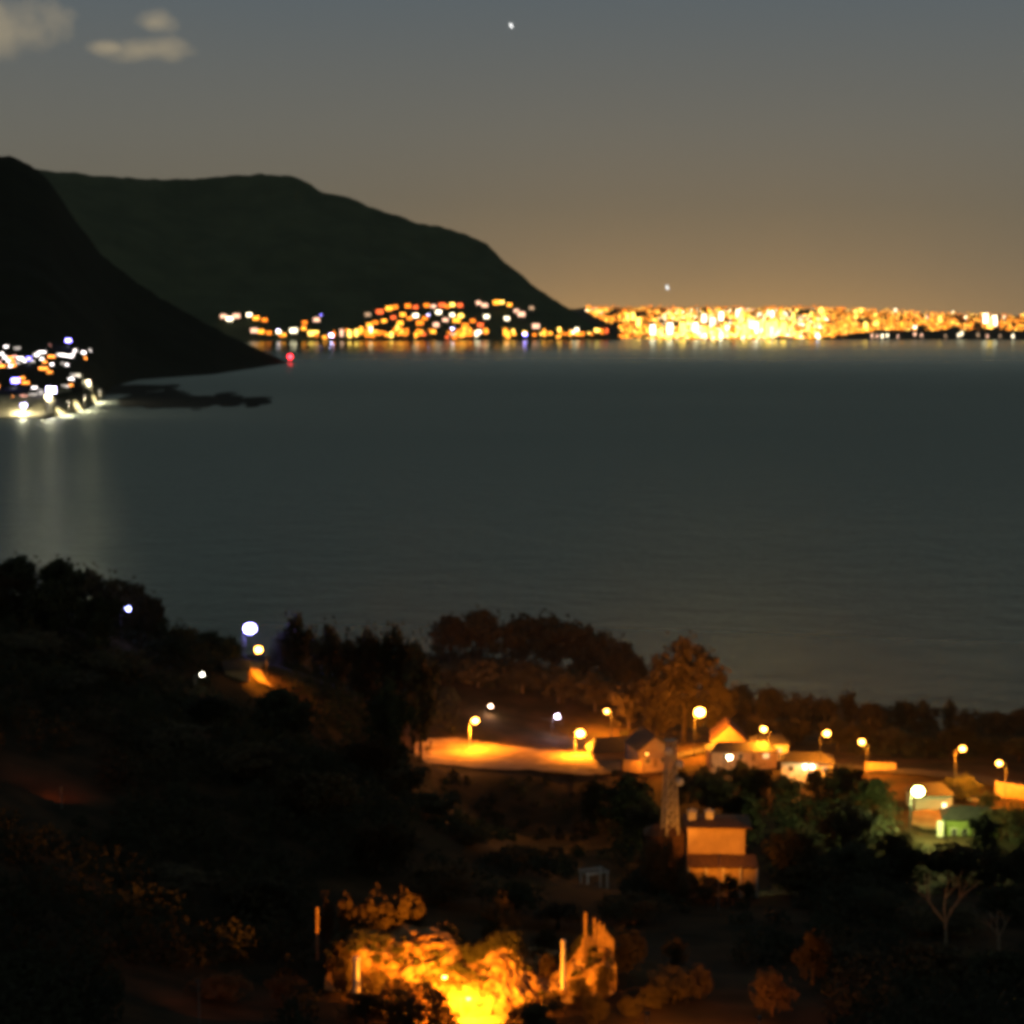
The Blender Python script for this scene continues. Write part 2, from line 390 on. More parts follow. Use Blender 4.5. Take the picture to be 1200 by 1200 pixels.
# ------------------------------------------------------------------ far lit buildings
GLOW = {'orange': ((1, .24, .015), 4.2), 'amber': ((1, .36, .03), 6), 'yellow': ((1, .60, .10), 8), 'white': ((1, .84, .55), 8),
        'blue': ((.62, .62, 1), 12), 'red': ((1, .14, .03), 4), 'pink': ((1, .55, .35), 3.5), 'dim': ((1, .62, .35), 1.2)}
EM = {k: emis('lit_windows_'+k, c_, s, 'NONE') for k, (c_, s) in GLOW.items()}
def lit_building_mesh(kind, colour):
    """walls, a roof and rows of lit windows a hand proud of the walls; about 12 m wide, used at different sizes"""
    q = MB()
    if kind == 0:
        q.box(-6, 6, 0, 9, -6, 8, 0); q.box(-6.3, 6.3, -.3, 9.3, 8, 8.6, 1)
        rows, cols, w0, h0 = 2, 3, 3.2, 2.9
        z0, dzr = .6, 3.8
    elif kind == 1:
        q.box(-5, 5, 0, 8, -6, 7, 0)
        n = len(q.v); q.v += [(-5.4, -.4, 7), (5.4, -.4, 7), (5.4, 8.4, 7), (-5.4, 8.4, 7), (-5.4, 4, 10), (5.4, 4, 10)]
        for f_ in ((0, 1, 5, 4), (2, 3, 4, 5), (1, 2, 5), (3, 0, 4)): q.f.append(tuple(n+i for i in f_)); q.m.append(1)
        rows, cols, w0, h0 = 2, 2, 3.8, 2.6; z0, dzr = .5, 3.3
    else:
        q.box(-4, 4, 0, 8, -6, 16, 0); q.box(-1.5, 1.5, 2, 5, 16, 18, 1)
        rows, cols, w0, h0 = 4, 2, 3.0, 3.0; z0, dzr = .6, 3.8
    wid = {0: 12, 1: 10, 2: 8}[kind]
    for r_ in range(rows):
        for c_ in range(cols):
            x = -wid/2 + wid*(c_+.5)/cols; z = z0 + dzr*r_
            q.quad((x-w0/2, -.15, z), (x+w0/2, -.15, z), (x+w0/2, -.15, z+h0), (x-w0/2, -.15, z+h0), 2)
    return q.mesh('lit_building', [M['far_wall'], M['dark_roof'], EM[colour]])
LB = {}
def lit_building(px, py, D, colour, kind, size, label, group=None, z=None, cat='building'):
    if (kind, colour) not in LB: LB[kind, colour] = lit_building_mesh(kind, colour)
    o = link('lit_building', LB[kind, colour])
    p = at(px, py, D); o.location = p; o.scale = (size, size, size)
    o.rotation_euler[2] = -math.atan2(p.x, p.y) + random.uniform(-.25, .25)
    return tag(o, label, cat, group)

def surf_D(shore, crest, crest_D, shape, px, py):
    """distance at which the picture row py meets the far slope"""
    Ds = profile(shore, px); Dc = profile(crest_D, px); zc = at(px, profile(crest, px), Dc).z
    for k in range(60):
        v = k/59; D = Ds+(Dc-Ds)*v
        if zc*v**shape >= at(px, py, D).z: return D
    return Dc
random.seed(21)
# the town at the foot of the mountain, lights picked out one by one
town = [(262,373,'pink'),(269,376,'white'),(277,373,'pink'),(292,371,'white'),(300,375,'amber'),(310,377,'orange'),(298,390,'pink'),(306,391,'amber'),(315,392,'orange'),
 (344,390,'white'),(357,380,'orange'),(364,392,'yellow'),(370,392,'yellow'),(371,377,'pink'),(431,371,'dim'),(456,364,'amber'),(472,371,'amber'),(478,361,'orange'),(487,362,'red'),
 (487,372,'white'),(450,378,'amber'),(469,381,'amber'),(514,368,'white'),(530,359,'yellow'),(524,361,'orange'),(539,360,'red'),(530,371,'white'),(540,372,'yellow'),(492,381,'orange'),
 (511,383,'pink'),(554,378,'orange'),(563,383,'red'),(561,391,'white'),(538,391,'orange'),(561,357,'pink'),(568,360,'pink'),(570,373,'white'),(582,357,'amber'),(588,356,'yellow'),
 (597,359,'amber'),(605,366,'pink'),(611,371,'pink'),(594,375,'white'),(623,363,'dim'),(628,385,'pink'),(445,368,'red'),(463,362,'orange'),(500,360,'orange'),(508,361,'pink'),(518,360,'red'),
 (522,377,'pink'),(535,378,'amber'),(545,384,'orange'),(480,375,'orange'),(498,375,'orange'),(461,374,'red'),(440,380,'orange'),(433,383,'amber')]
TL = {'orange': 'orange light of a building', 'amber': 'amber lit building', 'yellow': 'yellow lit building', 'white': 'white lit building', 'pink': 'pale pinkish lit building', 'red': 'deep red-orange lit building', 'dim': 'faintly lit building'}
for px, py, c_ in town:
    lit_building(px, py, surf_D(MS, MC, MD, 1.25, px, py)-120, c_, random.choice([0, 0, 1]), random.uniform(2.8, 4.3),
                 TL[c_] + ' among the houses on the far mountain foot', 'town houses on the far mountain foot')
for k in range(90):
    px = random.uniform(325, 725)
    if k < 26: px = random.uniform(400, 560)
    py = random.gauss(392.5, 2.6) if px < 560 else random.gauss(393, 1.8)
    py = min(397, py); c_ = random.choice(['orange']*6+['amber']*5+['yellow']*2+['pink', 'white', 'red'])
    lit_building(px, py, surf_D(MS, MC, MD, 1.25, px, py)-150, c_, random.choice([0, 1, 2]), random.uniform(1.9, 3.2),
                 TL[c_] + ' in the row along the water under the far mountain', 'waterfront buildings under the far mountain')
# floodlight masts: pole, head frame, lamps
def floodlight(px, py, D, colour, strength, size, label, foot_z, power=0, lightcol=None, bare=False):
    p = at(px, py, D); h = max(p.z-foot_z, 3)
    e = empty('floodlight_mast', (p.x, p.y, foot_z)); tag(e, label, 'floodlight')
    q = MB(); q.tube([(0, 0, -2), (0, 0, h)], [.35*size, .2*size], 6); q.build('pole', M['metal'], e)
    q = MB(); q.box(-1.2*size, 1.2*size, .0, .25*size, h-.7*size, h+.7*size); hd = q.build('head_frame', M['housing'], e)
    q = MB()
    for a in (-.8, 0, .8):
        for b_ in (-.36, .36):
            q.ball((a*size, -.1*size, h+b_*size), .36*size, .3*size, .3*size, 7, 5)
    q.build('lamps', emis('floodlight_glass', colour, strength), hd)
    if power:
        L = bpy.data.lights.new('flood_beam', 'POINT' if bare else 'SPOT'); L.energy = power; L.color = lightcol or colour; L.shadow_soft_size = 1.5
        if not bare: L.spot_size = R(150); L.spot_blend = .5
        lo = link('flood_beam', L, e); lo.location = (0, -2.5*size, h-1.5*size)
    return e
BL = (.24, .20, 1.0); BW = (.62, .56, 1.0)
floodlight(388, 393, 12300, BW, 40, 9, 'large blue-white floodlight at the far shore under the mountain', 0)
floodlight(615, 392, 12700, BL, 45, 9, 'violet-white floodlight by the water left of the far city', 0)
floodlight(326, 387, 12500, BW, 18, 7, 'blue-white floodlight just right of the headland slope', 10)
floodlight(376, 369, 13000, BL, 10, 6, 'small blue floodlight above the far town', 120)
floodlight(502, 369, 13200, BW, 18, 6, 'cold white floodlight in the middle of the hillside town', 140)
floodlight(530, 385, 12750, BW, 25, 7, 'cold white floodlight low in the hillside town', 20)
floodlight(958, 393, 12850, BW, 20, 7, 'cold white floodlight at the right end of the city waterfront', 0)
# red beacon on the headland point
p = at(340, 418, 6350); bz = max(0, p.z-22); e = empty('beacon', (p.x, p.y, bz)); tag(e, 'red beacon light on the tip of the black headland', 'beacon')
h = p.z-bz
q = MB(); q.tube([(0, 0, -8), (0, 0, h-4)], [3.5, 2.2], 10); q.build('tower', M['white_wall'], e)
q = MB(); q.tube([(0, 0, h-4), (0, 0, h-3)], [3.6, 3.6], 10); q.build('gallery', M['housing'], e)
q = MB(); q.ball((0, 0, h), 7.5, 7.5, 7.5, 12, 8); q.build('lantern', emis('red_beacon', (1, .02, .03), 16), e)

# the far city: nearest and brightest blocks one by one, the rest as a mass
random.seed(5)
def city_pos():
    r = random.random()
    if r < .62: px = random.gauss(865, 105)
    else: px = random.uniform(690, 1205)
    px = max(688, min(1215, px))
    top = 355.5 + max(0, (px-960))*.045
    top += abs(random.gauss(0, 2.4))
    bot = 397 if px < 950 else max(387, 397-(px-950)*.13+random.gauss(0, .8))
    if px < 725: bot = 366 + (px-688)*.5
    if random.random() < .4*math.exp(-((px-870)/90)**2): py = random.gauss(391, 3)
    else: py = top + 2 + (bot-top-2)*random.random()**.95
    if mnoise.noise(Vector((px*.045, py*.11, 2))) < -.30 + .3*random.random()-.15: return city_pos()
    if py > bot: return city_pos()
    return px, min(py, 397), (py-top)/(40)
CL = {'orange': 'small orange lit block', 'amber': 'amber lit block', 'yellow': 'bright yellow lit block', 'white': 'white lit block', 'pink': 'pale pink lit block', 'red': 'red-orange lit block'}
for k in range(120):
    px, py, f_ = city_pos()
    c_ = random.choice(['amber']*5+['yellow']*7+['white']*4+['orange']*3+['pink'])
    if py < 362: c_ = random.choice(['orange', 'orange', 'pink', 'amber'])
    lit_building(px, py, surf_D(PS, PC, PD, 1.0, px, py)-150, c_, random.choice([0, 1, 2, 2]), random.uniform(2.0, 4.0) if py > 366 else random.uniform(1.6, 2.6),
                 CL[c_] + (' in the far city close to the mountain slope' if px < 790 else ' in the bright middle of the far city' if px < 960 else ' in the right half of the far city'), 'lit blocks of the far city')
for px, py in [(885,391),(892,388),(900,392),(908,389),(918,391),(872,392),(742,375),(748,383),(845,376),(865,372),(868,378),(905,372),(765,393),(785,392),(800,393),(815,390),(825,378),(835,384),(1155,379),(1165,382),(1160,385)]:
    lit_building(px, py, surf_D(PS, PC, PD, 1.0, px, py)-200, 'white' if px % 2 else 'yellow', 2, random.uniform(4.2, 6.2),
                 'very large bright block standing out in the far city', 'brightest blocks of the far city')
for px, py in [(1022,396),(1028,396),(1034,396),(1040,395),(1052,396),(1072,394),(1080,395),(1108,396),(1123,395),(1127,393),(1146,395),(1157,396),(1172,396),(1187,396)]:
    lit_building(px, py, surf_D(PS, PC, PD, 1.0, px, py)-60, random.choice(['dim', 'pink', 'white']), 2, random.uniform(1.3, 1.9),
                 'single pale light low on the dark shore at far right', 'pale lights along the dark right shore')
q = MB()
for k in range(9000):
    px, py, f_ = city_pos(); D = surf_D(PS, PC, PD, 1.0, px, py)-80; p = at(px, py, D); s = random.uniform(3, 8.5)
    mi = random.choice([0, 0, 0, 1, 1, 1, 2, 6, 6, 6]) if not 770 < px < 965 else random.choice([0, 1, 1, 2, 2, 3, 6])
    if py < 362: mi = random.choice([0, 6, 6, 6])
    hh = s*random.uniform(.6, 1.4)
    q.quad((p.x-s, p.y-.4, p.z), (p.x+s, p.y-.4, p.z), (p.x+s, p.y-.4, p.z+hh), (p.x-s, p.y-.4, p.z+hh), mi)
    q.box(p.x-s-1, p.x+s+1, p.y, p.y+10, p.z-8, p.z+hh+2, 5)
tag(q.build('city_lights', [EM['orange'], EM['amber'], EM['yellow'], EM['white'], EM['pink'], M['far_wall'], emis('lit_windows_faint', (1, .30, .03), 2.2, 'NONE')]),
    'mass of small orange and yellow city lights on the far shore', 'city', kind='stuff')

# settlement at the left edge under the headland
def HD_at(px, py):
    for D in np.arange(profile(HS, px), 6000, 15):
        if headland_z(px, D) >= at(px, py, D).z: return float(D)
    return 3400.0
SE = {k: emis('settlement_'+k, c_, s, 'NONE') for k, (c_, s) in {'white': ((1, .90, .86), 9), 'orange': ((1, .30, .04), 8), 'pink': ((1, .42, .32), 5), 'dimw': ((.9, .8, .7), 2)}.items()}
def settlement_house(px, py, c_, wide, label):
    D = HD_at(px, py); p = at(px, py, D); gzv = headland_z(px, D)
    e = empty('settlement_house', (p.x, p.y, min(gzv, p.z-2)), -math.atan2(p.x, p.y)); tag(e, label, 'house', 'houses of the waterfront settlement')
    hh = 6; s = wide
    q = MB(); q.box(-s/2, s/2, 0, 8, -6, hh); q.build('wall', M['white_wall'], e)
    q = MB(); n_ = 0; q.v += [(-s/2-.5, -.6, hh), (s/2+.5, -.6, hh), (s/2+.5, 8.6, hh), (-s/2-.5, 8.6, hh), (-s/2+1, 4, hh+2.6), (s/2-1, 4, hh+2.6)]
    for f_ in ((0, 1, 5, 4), (2, 3, 4, 5), (1, 2, 5), (3, 0, 4), (3, 2, 1, 0)): q.f.append(f_); q.m.append(0)
    q.build('roof', M['dark_roof'], e)
    for i in range(3):
        q = MB(); x = -s/2 + s*(i+.5)/3
        q.box(x-s*.14, x+s*.14, -.2, 0.02, 1.2, 5.2); q.build('window', SE[c_], e)
    return e
random.seed(9)
for px, py, c_, wd, lab in [(51,433,'orange',11,'orange lit house in the middle of the left settlement'),(14,429,'orange',9,'red-orange lit house near the left edge of the settlement'),
  (2,430,'orange',8,'orange lit house cut by the left edge of the picture'),(15,419,'pink',9,'pinkish lit house in the upper left settlement'),(24,421,'white',8,'white lit house beside the small blue floodlight'),
  (49,414,'white',11,'white lit house left of the upper blue floodlight'),(56,406,'pink',10,'warm lit house highest up in the settlement'),(71,417,'white',12,'long white lit house below the upper blue floodlight'),
  (80,418,'white',12,'white lit house at the right of the long white house'),(60,419,'orange',9,'small orange lit house in the settlement top row'),(96,414,'white',10,'white lit house at the right end of the settlement top row'),
  (103,411,'dimw',9,'dim house farthest right in the settlement top row'),(20,409,'dimw',9,'dim house alone above the settlement at far left'),(30,450,'orange',8,'orange lit house right of the large blue floodlight'),
  (12,469,'white',8,'warm white lit house near the beach at far left'),(39,464,'dimw',9,'dim house just above the beach'),(76,454,'dimw',9,'pale house right of the brightest floodlight'),(28,466,'pink',7,'pink lit house behind the beach floodlight'),
  (100,449,'pink',12,'salmon lit boathouse on the beach point'),(88,441,'dimw',12,'pale low building behind the beach point')]:
    settlement_house(px, py, c_, wd*1.5, lab)
for k in range(34):
    px = random.uniform(-4, 108); py = random.uniform(407, 432) + (px-50)*.02
    if random.random() < .35: py = random.uniform(440, 474) - px*.2
    c_ = random.choice(['white', 'white', 'dimw', 'pink', 'orange', 'dimw'])
    settlement_house(px, py, c_, random.uniform(5, 9), {'white': 'small white lit house', 'dimw': 'small dim house', 'pink': 'small pinkish lit house', 'orange': 'small orange lit house'}[c_] + (' scattered on the upper slope of the left settlement' if py < 436 else ' scattered near the beach of the left settlement'))
def sflood(px, py, colour, st, size, lab, power=0, lc=None, hgt=14):
    D = HD_at(px, min(py+8, 484)); p = at(px, py, D)
    floodlight(px, py, D-10, colour, st, size, lab, max(.5, min(headland_z(px, D), p.z-hgt*.5)), power, lc, bare=lc == WARM)
WARM = (1, .88, .56)
sflood(80, 399, BL, 24, 5.2, 'tall blue floodlight at the top of the left settlement', 9000, (.7, .75, 1))
sflood(34, 420, BL, 16, 3.4, 'small blue floodlight in the upper left settlement', 6000, (.7, .75, 1))
sflood(18, 446, BL, 24, 5.2, 'large deep blue floodlight near the left edge', 20000, (.75, .7, 1))
sflood(60, 457, BW, 40, 6.0, 'brightest white floodlight over the settlement beach', 240000, WARM)
sflood(28, 475, BW, 22, 3.6, 'white floodlight low on the beach at left', 150000, WARM)
for px, py, lab in [(80, 471, 'added lamp mast right of the brightest floodlight'), (99, 464, 'added lamp mast in the middle of the curved beach'), (117, 458, 'added lamp mast at the tip of the beach')]:
    floodlight(px, py, profile(HS, px-5)-8, (1, .85, .6), 4, 1.1, lab, .5, 150000, WARM)  # masts added at the waterline to light the dark beach slope
sflood(104, 446, (1, .85, .6), 4, 2.0, 'weak yellow floodlight on the beach point', 300000, WARM)

# ------------------------------------------------------------------ near village: roads and lit ground
road_b = [(486, 873), (505, 868), (535, 866), (560, 870), (590, 875), (620, 878), (650, 880), (680, 882), (705, 884), (728, 887)]
road_f = [(486, 890), (505, 896), (535, 899), (560, 902), (590, 904), (620, 904), (650, 907), (680, 910), (705, 909), (728, 904)]
def draped(name, material, back, front, lift, nsub, label):
    b_ = [hit(*q_) for q_ in back]; f_ = [hit(*q_) for q_ in front]
    def dens(L):
        o_ = []
        for a, c_ in zip(L, L[1:]):
            for k in range(5): o_.append(a.lerp(c_, k/5))
        return o_ + [L[-1]]
    o = strip(name, material, dens(b_), dens(f_), lift, nsub, ground=lambda x, y: gz(x, y) + .25*mnoise.noise(Vector((x*.3, y*.3, 0))))
    return tag(o, label, kind='structure')
draped('lit_clearing', M['sand'], road_b, road_f, .35, 14, 'sandy clearing glowing orange under two street lamps')
draped('village_road', M['asphalt'], [(760, 893), (830, 876), (900, 888), (970, 895), (1020, 900), (1080, 903), (1130, 908), (1215, 920)],
       [(762, 899), (830, 882), (900, 895), (970, 902), (1020, 906), (1080, 910), (1130, 916), (1215, 934)], .35, 6, 'lamp lit road through the village')
draped('lower_road', M['sand'], [(380, 1146), (450, 1152), (520, 1172), (560, 1186), (600, 1182), (650, 1166), (720, 1150)],
       [(380, 1165), (450, 1175), (520, 1192), (560, 1210), (600, 1206), (650, 1186), (720, 1168)], .3, 6, 'road under the lit earth bank')
draped('lit_terrace', M['sand'], [(1070, 953), (1085, 950), (1100, 952), (1115, 956)], [(1068, 968), (1085, 974), (1100, 976), (1118, 976)], .4, 5, 'terrace under the greenish lamp')
draped('lane', M['sand'], [(291, 776), (293, 785), (296, 793), (302, 800), (312, 806)], [(311, 778), (306, 786), (308, 793), (313, 800), (319, 808)], .4, 5, 'short orange lit lane between the left trees')

# earth bank above the lower road, cut into the hillside
foot = [(384, 1096), (400, 1100), (430, 1122), (470, 1143), (500, 1158), (530, 1174), (552, 1190), (580, 1186), (610, 1178), (640, 1168), (665, 1152), (690, 1138), (708, 1128), (718, 1114), (722, 1108)]
crest = [(384, 1092), (400, 1086), (430, 1088), (470, 1084), (500, 1087), (525, 1092), (548, 1118), (566, 1112), (585, 1099), (604, 1097), (616, 1120), (630, 1120), (648, 1130), (665, 1128), (680, 1106), (692, 1095), (705, 1090), (715, 1096), (722, 1106)]
nu, nv = 300, 90
BP = np.zeros((nu, nv, 3)); bank_front = []
for i in range(nu):
    px = 384 + (722-384)*i/(nu-1)
    pf = profile(foot, px); pc = profile(crest, px) + 3*mnoise.noise(Vector((px*.06, 0, 1)))
    f0 = on_ground(px, 233.5 + 3*math.sin(px*.02)); 
    f0 = at(px, pf, f0.y)
    c0 = at(px, pc, f0.y + 9.5)
    edge = max(0, min(1, (px-384)/40, (722-px)/14)); c0 = f0.lerp(c0, edge**.6); dn = (1-edge)*3.0
    f0.z -= dn; c0.z -= dn
    b0 = Vector((c0.x*1.1, c0.y+30, gz(c0.x*1.1, c0.y+30)-2))
    for j in range(nv):
        v = j/(nv-1)
        if v < .08: q_ = Vector((f0.x, f0.y-1.5*(1-v/.08), f0.z-3.5*(1-v/.08)))
        elif v < .75:
            s = (v-.08)/.67; q_ = f0.lerp(c0, s); q_.z += .9*math.sin(s*math.pi)
        else:
            s = (v-.75)/.25; q_ = c0.lerp(b0, s); q_.z += 1.5*math.sin(s*math.pi)
        k = mnoise.fractal(Vector((q_.x*.22, q_.y*.22, q_.z*.3)), 1, 2, 6)
        k2 = mnoise.ridged_multi_fractal(Vector((q_.x*.12, q_.y*.12, q_.z*.2+7)), 1, 2, 4, 1, 2)
        amp = math.sin(min(v/.75, 1)*math.pi)**.6*(.3+.7*edge)
        k3 = mnoise.fractal(Vector((q_.x*.7, q_.y*.7, q_.z*.8)), 1, 2, 4); q_.y -= (k*1.3 + (k2-1)*1.2 + k3*.5)*amp; q_.z += (k*.9 + k3*.35)*amp
        BP[i, j] = q_
bank = link('earth_bank', grid_mesh('earth_bank', BP, M['bank']))
tag(bank, 'steep earth bank glowing orange above the lower road', kind='structure')
def bank_pt(px, v):
    i = int(max(0, min(nu-1, (px-384)/(722-384)*(nu-1)))); return Vector(BP[i, int(v*(nv-1))])

# ------------------------------------------------------------------ lamps
def street_lamp(px, py, label, D=None, colour=SODIUM, power=9000, st=160, height=None, base=None, size=1.0, arm=1.6, turn=0, glass=.42, spot=None, pale=False):
    """base at ground under the lamp head's place in the picture; pole, arm, lantern > glass"""
    p = at(px, py, D); gzv = gz(p.x, p.y) if base is None else base
    h = max(p.z-gzv, 1.5)
    e = empty('street_lamp', (p.x - arm*math.cos(turn), p.y - arm*math.sin(turn), gzv), turn); tag(e, label, 'street lamp', 'street lamps of the village')
    q = MB(); q.tube([(0, 0, -.6), (0, 0, h*.5), (0, 0, h-.3)], [.11, .09, .07], 8); q.tube([(0, 0, -.5), (0, 0, .9)], [.17, .16], 8); q.build('pole', M['whitepost'] if pale else M['housing'], e)
    q = MB(); q.tube([(0, 0, h-.3), (.12*arm, 0, h+.1), (.5*arm, 0, h+.32), (arm-.3, 0, h+.36)], [.06]*4, 6); q.build('arm', M['housing'], e)
    q = MB(); q.box(arm-.55*size, arm+.5*size, -.24*size, .24*size, h+.26, h+.42, taper=.06); ln = q.build('lantern', M['housing'], e)
    q = MB(); q.ball((arm, 0, h+.1), glass*size*1.0, glass*size*.8, glass*size*.8, 12, 8)
    q.build('glass', emis('lamp_glass', GL if colour == SODIUM else colour, st), ln)
    L = bpy.data.lights.new('lamp_light', 'SPOT' if spot else 'POINT'); L.energy = power; L.color = colour; L.shadow_soft_size = .3
    lo = link('lamp_light', L, e); lo.location = (arm, 0, h-.1-glass*size*.85-.4)
    if spot: L.spot_size = R(spot[0]); L.spot_blend = .45; lo.rotation_euler = (R(spot[1]), 0, 0)
    if spot and spot[0] > 160:            # the bowl also leaks light sideways and up
        L2 = bpy.data.lights.new('bowl_light', 'POINT'); L2.energy = power*.42; L2.color = colour; L2.shadow_soft_size = .3
        lo = link('bowl_light', L2, e); lo.location = (arm, 0, h-.1-glass*size*.85-.45)
    return e
GL = (1, .40, .055)
street_lamp(557, 845, 'orange street lamp on tall pole at left of the lit clearing', 545, power=42000, st=39.3, size=1.2, glass=0.79, spot=(164, 0), pale=True)
street_lamp(680, 860, 'brightest orange street lamp at right end of the lit clearing', 530, power=46000, st=45.4, size=1.4, glass=0.85, turn=.3, spot=(164, 0), pale=True)
street_lamp(711, 834, 'orange street lamp behind the clearing near the dark gabled house', 585, power=36000, st=30.2, size=1.1, glass=0.70, turn=2.6, spot=(164, 0))
street_lamp(820, 835, 'largest orange street lamp under the tall lit tree', 527, power=70000, st=60.5, size=1.6, glass=0.89, turn=.2)
street_lamp(895, 855, 'orange street lamp right of the gabled orange house', 511, power=24000, st=36.3, size=1.15, glass=0.70, turn=2.8, spot=(164, 0))
street_lamp(969, 860, 'orange street lamp at the right end of the white house', 483, power=26000, st=36.3, size=1.2, glass=0.70, turn=.2, spot=(164, 0))
street_lamp(1010, 870, 'orange street lamp over the low lit garden wall', 480, power=26000, st=33.3, size=1.1, glass=0.70, turn=2.7, spot=(164, 0))
street_lamp(1128, 878, 'orange street lamp above the round dark bush at right', 449, power=24000, st=33.3, size=1.1, glass=0.64, turn=-.4, spot=(164, 0))
street_lamp(1171, 895, 'rightmost orange street lamp beside the lit road', 443, power=22000, st=33.3, size=1.05, glass=0.64, turn=2.7, spot=(164, 0))
street_lamp(303, 762, 'orange street lamp over the lane between the left trees', 452, power=16000, st=39.3, size=1.2, glass=0.74, turn=3.0, arm=1.9, spot=(126, 0))
street_lamp(575, 828, 'small pinkish white lamp behind the tall clearing lamp', 590, colour=(1, .62, .4), power=1500, st=25.2, size=.8, glass=0.70)
street_lamp(653, 840, 'small violet white lamp behind the lit clearing', 575, colour=(.85, .72, 1), power=2200, st=37.8, size=.9, glass=0.70)
street_lamp(293, 737, 'large blue-white lamp on the ridge above the orange lane', 522, colour=(.34, .30, 1), power=16000, st=60, size=1.8, glass=0.89)
street_lamp(150, 714, 'lone blue lamp among the dark trees at upper left', 438, colour=(.36, .38, 1), power=300, st=25, size=.9, glass=0.74)
street_lamp(237, 791, 'small pale lamp alone in the black trees at left', 415, colour=(1, .95, .75), power=100, st=12.6, size=.8, glass=0.60)
street_lamp(1076, 928, 'greenish white lamp lighting a terrace at right', 412, colour=(.86, 1, .28), power=26000, st=60, size=1.5, glass=0.85)
street_lamp(855, 888, 'white lamp in front of the long dark roof', 500, colour=(1, .75, .42), power=350, st=50.4, size=.9, glass=0.70)
street_lamp(549, 1171, 'street lamp low behind bushes at the foot of the glowing bank', 229.0, power=7500, st=16.8, size=.6, turn=.0, arm=1.0, glass=0.50)
street_lamp(521, 1146, 'small white lamp standing against the glowing earth bank', 224.0, spot=(156, 70), power=80000, st=29.4, size=.5, turn=.0, arm=.8, glass=0.50)
street_lamp(758, 884, 'porch lamp on the gable of the dark roofed house', 504, power=3200, st=9.07, size=.55, arm=.8, glass=0.60, spot=(164, 0))

# ------------------------------------------------------------------ houses
def gable_roof(q, x0, x1, y0, y1, z, h, over=.4, along='x', th=.18, hip=0):
    x0 -= over; x1 += over; y0 -= over; y1 += over
    if along == 'x':
        ym = (y0+y1)/2
        a = [(x0, y0, z), (x1, y0, z), (x1, y1, z), (x0, y1, z), (x0+hip, ym, z+h), (x1-hip, ym, z+h)]
        fs = ((0, 1, 5, 4), (2, 3, 4, 5))
        ends = ((1, 2, 5), (3, 0, 4))
    else:
        xm = (x0+x1)/2
        a = [(x0, y0, z), (x1, y0, z), (x1, y1, z), (x0, y1, z), (xm, y0+hip, z+h), (xm, y1-hip, z+h)]
        fs = ((1, 2, 5, 4), (3, 0, 4, 5)); ends = ((0, 1, 4), (2, 3, 5))
    if hip: fs = fs + ends
    for f_ in fs:
        P_ = [Vector(a[i]) for i in f_]; nrm = (P_[1]-P_[0]).cross(P_[2]-P_[0]).normalized()*th
        n_ = len(q.v); k = len(P_)
        q.v += [tuple(p_) for p_ in P_] + [tuple(p_+nrm) for p_ in P_]
        q.f.append(tuple(n_+i for i in reversed(range(k)))); q.f.append(tuple(n_+k+i for i in range(k)))
        for i in range(k): q.f.append((n_+i, n_+(i+1) % k, n_+k+(i+1) % k, n_+k+i))
        q.m += [0]*(2+k)
    return [a[i] for e_ in ends for i in e_]
def window(e, x, z, w_, h_, y, lit=None, frame=True):
    q = MB()
    for bx in ((x-w_/2-.1, x+w_/2+.1, z-.1, z), (x-w_/2-.1, x+w_/2+.1, z+h_, z+h_+.1), (x-w_/2-.1, x-w_/2, z, z+h_), (x+w_/2, x+w_/2+.1, z, z+h_), (x-.03, x+.03, z, z+h_)):
        q.box(bx[0], bx[1], y-.08, y+.03, bx[2], bx[3])
    wn = q.build('window', M['whitepost'], e)
    q = MB(); q.quad((x-w_/2, y-.03, z), (x+w_/2, y-.03, z), (x+w_/2, y-.03, z+h_), (x-w_/2, y-.03, z+h_)); q.build('pane', lit or M['dark_glass'], wn)
def house(name, label, px, py, D, rz, wx, dy, hz, roofh, wallm, roofm, along='x', hip=0, wins=(), door=None, base=None, over=.5):
    p = at(px, py, D) if base is None else Vector((xat(px, D), D, base))
    gzv = p.z
    e = empty(name, (p.x, p.y, gzv), rz); tag(e, label, 'house')
    q = MB(); q.box(-wx/2, wx/2, 0, dy, -4, hz); wl = q.build('wall', wallm, e)
    q = MB(); ends = gable_roof(q, -wx/2, wx/2, 0, dy, hz+.02, roofh, over, along, hip=hip); q.build('roof', roofm, e)
    if not hip:
        for s_ in (0, 1):
            q = MB()
            if along == 'x': xx = (-wx/2, wx/2)[s_]; q.tri((xx, 0, hz), (xx, dy, hz), (xx, dy/2, hz+roofh*.93))
            else: yy = (0.0, dy)[s_]; q.tri((-wx/2, yy, hz), (wx/2, yy, hz), (0, yy, hz+roofh*.93))
            q.build('gable', wallm, e)
    for wn in wins: window(e, *wn[:4], 0 if len(wn) < 6 else wn[5], lit=wn[4] if len(wn) > 4 else None)
    if door:
        q = MB(); q.box(door[0]-.5, door[0]+.5, -.06, .02, 0, 2.1); dr = q.build('door', M['timber'], e)
        q = MB(); q.ball((door[0]+.35, -.12, 1.05), .06, .05, .06, 6, 4); q.build('handle', M['metal'], dr)
    return e
LW = emis('lit_room', (1, .72, .34), 5); LW2 = emis('lit_room_dim', (1, .55, .2), 1.6)
